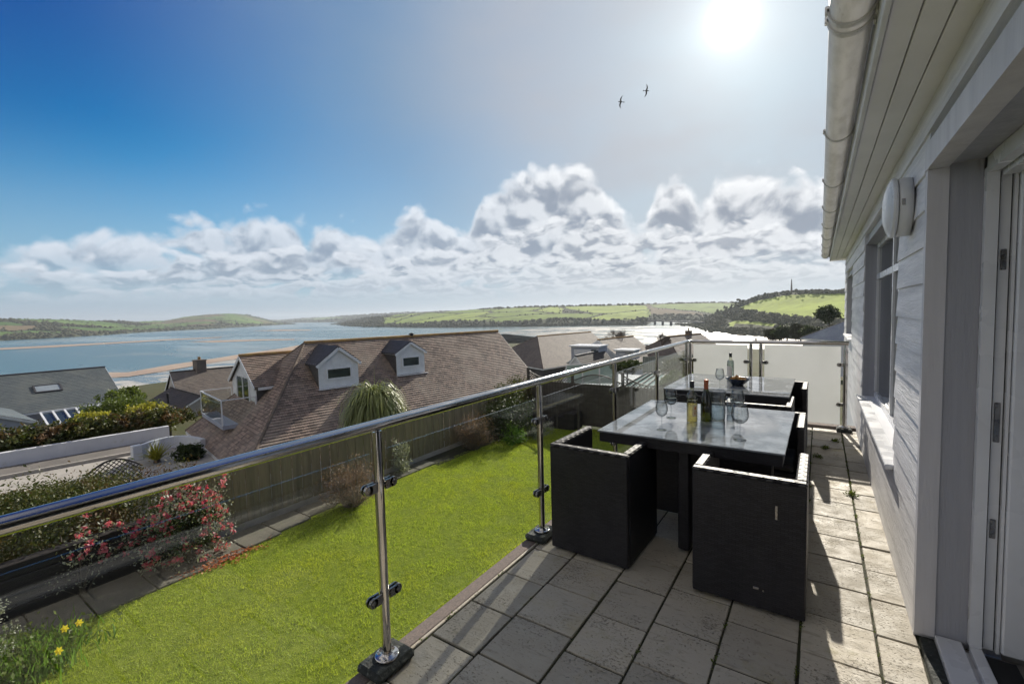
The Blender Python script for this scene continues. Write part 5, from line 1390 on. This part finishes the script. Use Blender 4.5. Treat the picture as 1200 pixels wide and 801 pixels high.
# ---- hills
def m_hill(name):
    m, t = newmat(name); at = t.nodes.new('ShaderNodeAttribute'); at.attribute_name = 'land'; v = objco(t)
    c = E(at.outputs['Color']); c = cadd(c, mixc(smooth(noise(v, .02, 6, .65), .3, .7), (.75, .75, .75), (1.2, 1.2, 1.2)), 1., 'MULTIPLY')
    finish(t, pbsdf(t, c, .95, 0., .1)); return m
MT['hill'] = m_hill('farmland')
def ico():
    t = (1+5**.5)/2; v = np.array([(-1, t, 0), (1, t, 0), (-1, -t, 0), (1, -t, 0), (0, -1, t), (0, 1, t), (0, -1, -t), (0, 1, -t), (t, 0, -1), (t, 0, 1), (-t, 0, -1), (-t, 0, 1)], float)
    v /= np.linalg.norm(v[0]); f = [(0, 11, 5), (0, 5, 1), (0, 1, 7), (0, 7, 10), (0, 10, 11), (1, 5, 9), (5, 11, 4), (11, 10, 2), (10, 7, 6), (7, 1, 8), (3, 9, 4), (3, 4, 2), (3, 2, 6), (3, 6, 8), (3, 8, 9), (4, 9, 5), (2, 4, 11), (6, 2, 10), (8, 6, 7), (9, 8, 1)]
    return v, np.array(f)
ICO_V, ICO_F = ico()
def woods(name, pts, size, label):
    """many irregular crowns in one mass"""
    pts = np.asarray(pts); n = len(pts); s = np.asarray(size).reshape(-1, 1)*(.6+.8*RNG.random((n, 1)))
    V = []
    tri = ICO_V[ICO_F]                                   # 20,3,3
    jit = 1+RNG.normal(0, .16, (n, 12, 1)); sc = np.stack([1+.3*RNG.random(n), 1+.3*RNG.random(n), .75+.5*RNG.random(n)], -1)
    vv = ICO_V[None]*jit*sc[:, None]*s[:, None]+pts[:, None]
    V = vv[:, ICO_F].reshape(-1, 3)
    return np_mesh(name, V, 3, MT['far_wood'], kind='stuff', label=label, cat='woodland')
def inpoly(PX, PY, poly):
    r = np.zeros(len(PX), bool); n = len(poly)
    for i in range(n):
        (xa, ya), (xb, yb) = poly[i], poly[(i+1) % n]
        if ya == yb: continue
        c = ((ya > PY) != (yb > PY)) & (PX < (xb-xa)*(PY-ya)/(yb-ya)+xa); r ^= c
    return r
def interp(cols, x, i): return np.interp(x, [c[0] for c in cols], [c[i] for c in cols])
def hill(name, cols, depth, seed, nx=260, ny=56, green=((.085, .14, .03), (.15, .21, .05)), brown=.12, wood=.25, special=None, cell=170, treesize=5., hedge=True, woodlabel='', curvek=.6, shorewood=1., back=True):
    """terrain strip: cols = (px, shore py, crest py); the shore lies on the water, the crest depth-times farther"""
    q = np.random.default_rng(seed); x0, x1 = cols[0][0], cols[-1][0]; X = np.linspace(x0, x1, nx)
    ys, yc = interp(cols, X, 1), interp(cols, X, 2)
    rough = np.convolve(q.normal(0, 1, nx+8), np.ones(9)/9, 'valid')*.35
    G = np.zeros((nx, ny, 3)); 
    for i, x in enumerate(X):
        sh = onz(x, ys[i]+rough[i]*.3, WZ); dsh = np.hypot(sh[0], sh[1])
        for j in range(ny):
            t = j/(ny-1); py_ = ys[i]+(yc[i]-ys[i])*(t**curvek if j else 0)
            d = ray(x, py_); hd = np.hypot(d[0], d[1]); dist = dsh*(1+(depth-1)*t**1.15); G[i, j] = CAM+d*(dist/hd)
            if j == 0: G[i, j] = sh-np.array([0, 0, .5])
    # fields
    P_ = G[:, :, :2].reshape(-1, 2); lo, hi = P_.min(0), P_.max(0); ns = int(np.prod(hi-lo)/cell**2*.9)+4
    seeds = lo+q.random((ns, 2))*(hi-lo)
    dd = np.full((len(P_), 2), 1e18); idx = np.zeros(len(P_), int)
    for k, s_ in enumerate(seeds):
        r = np.hypot(*(P_-s_).T); b1 = r < dd[:, 0]; b2 = (~b1) & (r < dd[:, 1])
        dd[b1, 1] = dd[b1, 0]; dd[b1, 0] = r[b1]; idx[b1] = k; dd[b2, 1] = r[b2]
    fc = np.array([np.array(green[0])+(np.array(green[1])-np.array(green[0]))*q.random() if q.random() > brown else np.array((.16, .12, .07))*(.7+.5*q.random()) for _ in range(ns)])
    woody = q.random(ns) < wood
    col = fc[idx]; tt = np.tile(np.linspace(0, 1, ny), nx); dark = np.array((.065, .07, .04))
    iswood = woody[idx] | (tt < .10*shorewood)
    PX = np.repeat(X, ny); PY = np.array([ys[i]+(yc[i]-ys[i])*((j/(ny-1))**curvek) for i in range(nx) for j in range(ny)])
    if special: iswood, col = special(PX, PY, tt, iswood, col)
    edge = (dd[:, 1]-dd[:, 0]) < cell*.07
    if special: edge &= ~np.all(np.isclose(col, (.30, .40, .075)), axis=1) & (not special.__name__.startswith('head'))
    col = np.where((iswood | edge)[:, None], dark, col)
    V = G.reshape(-1, 3); F = [(i*ny+j, (i+1)*ny+j, (i+1)*ny+j+1, i*ny+j+1) for i in range(nx-1) for j in range(ny-1)]
    nb = len(V)
    if back:   # far side falls away again
        Vb = [G[i, -1]+np.array([ray(X[i], yc[i])[0], ray(X[i], yc[i])[1], 0])*(depth-1)*900*.6+np.array([0, 0, -80]) for i in range(nx)]
        V = np.concatenate([V, np.array(Vb)]); F += [(i*ny+ny-1, (i+1)*ny+ny-1, nb+i+1, nb+i) for i in range(nx-1)]
        col = np.concatenate([col, np.tile(dark, (nx, 1))])
    me = bpy.data.meshes.new(name); me.from_pydata(V.tolist(), [], F); me.materials.append(MT['hill'])
    ca = me.color_attributes.new('land', 'FLOAT_COLOR', 'POINT'); ca.data.foreach_set('color', np.concatenate([col, np.ones((len(col), 1))], 1).astype(np.float32).ravel())
    me.polygons.foreach_set('use_smooth', [True]*len(F)); me.update()
    ob = bpy.data.objects.new(name, me); COL.objects.link(ob); ob['kind'] = 'structure'
    # trees in the woods, along hedges and on the crest
    g = G.reshape(-1, 3); dist = np.hypot(g[:, 0], g[:, 1]); mean = dist.mean()
    wi = np.where(iswood)[0]; ei = np.where(edge & ~iswood)[0]; pts = []; sz = []
    wi = wi[q.random(len(wi)) < .35]; ei = ei[q.random(len(ei)) < .25]
    if special and special.__name__.startswith('head'):
        wi = wi[~inpoly(PX[wi], PY[wi], [(850, 374.5), (880, 374.5), (924, 380.5), (924, 387), (900, 386), (862, 385), (850, 385)])]
    for a, k, f in ((wi, 1, 1.), (ei, 1, .45)):
        p = g[a]+q.normal(0, 1, (len(a), 3))*np.array([cell*.05, cell*.05, 0]); p[:, 2] += treesize*f*.35; pts.append(p); sz.append(np.full(len(a), treesize*f))
    ci = np.array([i*ny+ny-1 for i in range(nx) if q.random() < .5]); p = g[ci].copy(); p[:, 2] += 1; pts.append(p); sz.append(np.full(len(ci), treesize*.5))
    woods('woodland', np.concatenate(pts), np.concatenate(sz), woodlabel)
    return G
hill('hills', [(-90, 404, 372), (0, 399, 373.4), (60, 396, 374), (110, 393, 376), (160, 389.5, 376.8), (195, 387.5, 375.5), (215, 386.5, 371.5), (240, 385.3, 368.6), (270, 383.8, 367.2), (290, 382.6, 368.8), (306, 381.6, 372.5), (325, 380.6, 377), (345, 379.6, 379)], 1.45, 3, green=((.07, .13, .03), (.13, .20, .05)), brown=.2, wood=.14, cell=170, treesize=4.5, woodlabel='hedgerows and woods on the low green hills across the water at left')
hill('far_hills', [(250, 378.5, 376.5), (330, 378, 374.5), (380, 377.5, 371.5), (430, 377, 368.5), (480, 376.5, 366), (520, 376, 364.5), (560, 376, 365), (620, 376, 364), (760, 374, 357), (870, 372, 353.5), (1010, 370, 353)], 1.5, 5, brown=.3, wood=.6, cell=380, treesize=9., woodlabel='dark woods on the most distant ridge', shorewood=3)
def b2(PX, PY, tt, w, c):
    w = w | (tt < .16+.05*np.sin(PX*.05)); 
    w = w | ((PX < 450) & (tt > .02)) | ((tt > .93) & (PX > 560)); return w, c
hill('hills', [(392, 380, 379.4), (410, 382, 376), (430, 383, 372), (470, 383.4, 368), (520, 383.4, 365.2), (570, 383, 361.5), (620, 382.6, 359.2), (660, 382, 358.4), (700, 381.6, 357.4), (740, 381.2, 356.6), (757, 381, 356.1), (764, 376.6, 355.9), (800, 376.2, 354.9), (815, 376.2, 354.5), (850, 375, 354.2), (880, 373, 354)], 1.42, 8, green=((.16, .22, .05), (.27, .33, .08)), brown=.05, wood=.06, special=b2, cell=190, treesize=3.4, woodlabel='hedges and shoreline trees on the sunlit fields across the estuary')
def headland_fields(PX, PY, tt, w, c):
    w = np.ones(len(PX), bool); c = c.copy()
    for poly in ([(864, 361.5), (880, 355), (895, 350.5), (920, 346), (950, 344), (1030, 342.8), (1030, 378), (985, 375), (950, 372.5), (925, 370.5), (905, 367.5), (885, 364)], [(854, 378.5), (862, 375.5), (878, 376), (900, 378), (920, 381.5), (919, 383.6), (900, 381.5), (880, 379.6), (862, 378.8), (859, 382.5), (855, 382)]):
        k = inpoly(PX, PY, poly); w[k] = False; c[k] = (.33, .40, .08)
    return w, c
HG = hill('headland', [(792, 379.5, 378.5), (806, 381.5, 377), (818, 383.5, 375.2), (832, 386, 371), (846, 389, 365.5), (858, 390.5, 360), (868, 391.5, 355), (880, 392.5, 350.5), (892, 393.5, 347), (906, 394.5, 344), (925, 395.5, 341.8), (945, 396.8, 341.0), (970, 398.6, 340.8), (1000, 400.5, 341), (1040, 402, 341)], 1.55, 12, special=headland_fields, cell=160, treesize=2.3, curvek=1.0, woodlabel='dark scrub and woodland over the headland round the bright field', ny=80)

# obelisk on the headland crest
def obelisk():
    p = ony(927.5, 342, 1080.); p[2] -= 1; o = thing('obelisk', 'tiny stone obelisk on the skyline of the right hand headland', 'monument', tuple(p))
    x, y, z = p; m = MB(); s = 2.0; h = 25
    m.add([(x-s, y-s, z), (x+s, y-s, z), (x+s, y+s, z), (x-s, y+s, z), (x-.8, y-.8, z+h), (x+.8, y-.8, z+h), (x+.8, y+.8, z+h), (x-.8, y+.8, z+h), (x, y, z+h+3)], [(0, 1, 5, 4), (1, 2, 6, 5), (2, 3, 7, 6), (3, 0, 4, 7), (4, 5, 8), (5, 6, 8), (6, 7, 8), (7, 4, 8)])
    m.build('shaft', MT['chimney'], o); MB().box(x-4, x+4, y-4, y+4, z-4, z+.0, bev=.3).build('plinth', MT['chimney'], o)
obelisk()
# iron girder bridge over the channel
def bridge():
    zt = -34+5.5; pts = [onz(755, 375.6, WZ+9), onz(818, 377.4, WZ+9)]; A, B = Vector(pts[0]), Vector(pts[1]); A.z = B.z = WZ+9
    o = thing('bridge', 'dark iron girder bridge on paired piers over the river channel', 'bridge', (float(A.x), float(A.y), WZ)); d = (B-A).normalized()
    MB().beam(A-d*40, B+d*20, 5, 2.6).build('deck', MT['lead'], o)
    m = MB(); L = (B-A).length; n = 18
    for i in range(n):
        p = A+d*(L*i/n); q = A+d*(L*(i+1)/n); m.beam(p+Vector((0, 0, 1.3+2.4*(i % 2))), q+Vector((0, 0, 1.3+2.4*((i+1) % 2))), .5, .5)
    m.beam(A+Vector((0, 0, 3.7)), B+Vector((0, 0, 3.7)), .5, .6); m.build('truss', MT['lead'], o)
    for px_ in (766, 784, 803):
        p = onz(px_, 376, WZ+9); p = A+d*((Vector(p)-A).dot(d))
        for s in (-2.6, 2.6):
            c = p+d*s; MB().tube([(c.x, c.y, WZ-2), (c.x, c.y, WZ+8)], 1.6, 14).build('pier', MT['lead'], o)
bridge()
# a few farms among the far fields
MT['farm_white'] = pm('farm_white', (.72, .72, .70), rough=.8)
for (px_, py_, dd_, s, lab) in ((690, 361.2, 2350, 1.0, 'largest of the white farm buildings high on the far fields'), (700, 361.6, 2340, .7, 'small white cottage just right of the largest far farm building'), (676, 361.6, 2380, .7, 'small white cottage just left of the largest far farm building'), (663, 363.4, 2300, .6, 'lone white cottage lower and farther left on the far fields')):
    d = ray(px_, py_); p = CAM+d*(dd_/math.hypot(d[0], d[1])); x, y, z = p
    o = thing('farmhouse', lab, 'house', (x, y, z-3), 'white farm buildings far across the estuary')
    MB().box(x-9*s, x+9*s, y-5*s, y+5*s, z-4, z+4.5*s).build('wall', MT['farm_white'], o)
    MB().prism([(x-9.4*s, y-5.6*s, z+4.5*s+.05), (x-9.4*s, y+5.6*s, z+4.5*s+.05), (x-9.4*s, y, z+8*s)], (18.8*s, 0, 0)).build('roof', MT['lead'], o)
# lone trees
def round_tree(name, label, p, R, seed, mat='dark_leaf', nl=2500, size=.5, hg=None):
    x, y, z = p; o = thing(name, label, 'tree', (x, y, z)); hgt = hg or R*1.1
    cs = np.concatenate([blob_centers((x+RNG.normal(0, R*.35), y+RNG.normal(0, R*.3), z+hgt+RNG.normal(0, R*.22)), R*.62, 60, .4, .85, .35, seed+k) for k in range(6)])
    np_mesh('crown', leaves(cs, size, nl, R*.08, .7), 4, MT[mat], o)
    m = MB(); rr = random.Random(seed); m.tube([(x, y, z-.5), (x+R*.05, y, z+hgt*.5), (x, y, z+hgt)], [R*.09, R*.07, R*.04], 8)
    for k in range(6):
        q = cs[rr.randrange(len(cs))]; m.tube([(x, y, z+hgt*.45), tuple((q+np.array([x, y, z+hgt*.6]))/2), tuple(q)], [R*.05, R*.03, R*.01], 5, cap=False)
    m.build('trunk', MT['wood_bark'], o)
d = ray(538, 377.2); round_tree('tree', 'lone dark round tree among the sunlit far fields', CAM+d*(1950/math.hypot(d[0], d[1])), 12., 51, 'far_wood', 1600, 3.0)
round_tree('tree', 'dark round headed tree on the slope above the pale slate roof', ony(971, 388, 150), 2.7, 52, 'dark_leaf', 6000, .45, 4.6)
for (px_, py_, y, R, s, lab) in ((905, 392, 170, 3.4, 61, 'bushy tree at the water end of the row behind the far rail'), (922, 391, 165, 3.8, 62, 'second bushy tree from the water in the row behind the far rail'), (938, 391, 160, 3.6, 63, 'third bushy tree from the water in the row behind the far rail'), (953, 391, 155, 3.6, 64, 'bushy tree just left of the round headed tree, behind the far rail'), (984, 386, 160, 3.0, 65, 'bushy tree rising behind the ridge of the pale slate roof')):
    p = ony(px_, py_+9, y); round_tree('bushy_tree', lab, p, R*.72, s, 'far_wood' if s % 2 else 'dark_leaf', 4200, .42, R*.7)
def bare_tree(label, p, L, seed):
    o = thing('bare_tree', label, 'tree', tuple(p), 'leafless trees between the roofs'); rr = random.Random(seed); m = MB()
    base = Vector(p); m.tube([base, base+Vector((0, 0, L*.9))], [.07, .05], 8, cap=False); m.build('trunk', MT['twig'], o)
    m = MB()
    for k in range(4): branches(m, base+Vector((0, 0, L*(.6+.1*k))), Vector((rr.gauss(0, .5), rr.gauss(0, .5), 1)).normalized(), L*.62, .05, 5, rr, .5, .10, 3)
    m.build('crown', MT['twig'], o)
p = ony(731, 414, 60.); bare_tree('leafless tree standing against the bright sand between two brown roofs', p, 1.25, 71)
p = ony(722, 414, 62.); bare_tree('smaller leafless tree just left of another, above the flat white dormer', p, 1.3, 72)
p = ony(776, 411, 58.); bare_tree('leafless tree left of the dark roof nearest the balustrade corner', p, .85, 74)

# ============================================================ GULLS
MT['gull'] = pm('gull_plumage', (.20, .19, .19), (.12, .115, .12), 4., .8)
def gull(px_, py_, dist, roll, yaw, pitch, label, flap):
    p = CAM+ray(px_, py_)*dist; o = thing('gull', label, 'bird', tuple(p), 'gulls flying below the sun')
    m = MB(); prof = [(-.27, .004, 0), (-.20, .03, 0), (-.08, .065, 0), (.05, .075, 0), (.15, .055, .01), (.20, .042, .02), (.25, .045, .03), (.285, .03, .028), (.31, .012, .022), (.345, .005, .015)]
    m.tube([(x, 0, z) for x, r, z in prof], [r for x, r, z in prof], 12)
    m.add([(-.25, -.015, 0), (-.25, .015, 0), (-.40, .09, 0), (-.42, 0, .0), (-.40, -.09, 0)], [(0, 4, 3, 2, 1)])
    def wing(s):
        sec = [(0, .05, .12, 0), (.14, .09, .17, flap*.14), (.30, .12, .15, flap*.26), (.48, .06, .11, flap*.24), (.62, -.04, .06, flap*.16), (.72, -.13, .012, flap*.06)]
        vs = []
        for (yy, xf, ch, z) in sec: vs += [(xf+.02, s*yy, z), (xf-ch*.4, s*yy, z+.014), (xf-ch, s*yy, z-.004), (xf-ch*.4, s*yy, z-.006)]
        fs = []
        for i in range(len(sec)-1):
            for k in range(4): fs.append((i*4+k, i*4+(k+1) % 4, (i+1)*4+(k+1) % 4, (i+1)*4+k))
        m.add(vs, fs+[tuple(range(20, 24))], sm=True)
    wing(1); wing(-1)
    b = bpy.data.meshes.new('body')
    ob = m.build('body', MT['gull']); ob.parent = o; ORG[ob.name] = tuple(p); bpy.data.meshes.remove(b)
    o.rotation_euler = (rad(roll), rad(pitch), rad(yaw))
gull(727.5, 119.5, 62., 48, 200, -12, 'lower left of the two gulls in flight, wings bent downwards', -.5)
gull(757.5, 106.5, 66., -62, 25, 8, 'upper right gull of the pair, banking steeply', .35)

# white curtain inside the doorway
def curtain():
    m = MB(); n = 40; y0 = 1.55; vs = []; zs = [.06, .4, .9, 1.5, 2.26]
    for z in zs:
        for i in range(n+1):
            t = i/n; y = y0+1.05*t; x = .98+.035*math.sin(t*34)+.02*math.sin(t*13+z)-.16*(1-z/2.3)*(1-t); vs.append((x, y, z))
    k = n+1; m.add(vs, [(j*k+i, j*k+i+1, (j+1)*k+i+1, (j+1)*k+i) for j in range(4) for i in range(n)], sm=True)
    o = m.build('curtain', MT['curtain'], label='white floor length curtain hanging inside the open doorway', cat='curtain')
    s = o.modifiers.new('t', 'SOLIDIFY'); s.thickness = .004
curtain()

# ============================================================ AIR
def haze():
    x0, x1, y0, y1, z0, z1 = -9500, 6500, -5500, 9500, -160, 110
    o = MB().box(x0, x1, y0, y1, z0, z1).build('haze', None, kind='stuff')
    o.data.materials.clear()
    m = bpy.data.materials.new('haze'); m.use_nodes = True; t = m.node_tree; t.nodes.clear()
    v = t.nodes.new('ShaderNodeVolumePrincipled'); v.inputs['Color'].default_value = (.80, .87, .95, 1); v.inputs['Density'].default_value = .00010; v.inputs['Anisotropy'].default_value = .3
    ou = t.nodes.new('ShaderNodeOutputMaterial'); t.links.new(v.outputs[0], ou.inputs['Volume']); o.data.materials.append(m)
haze()
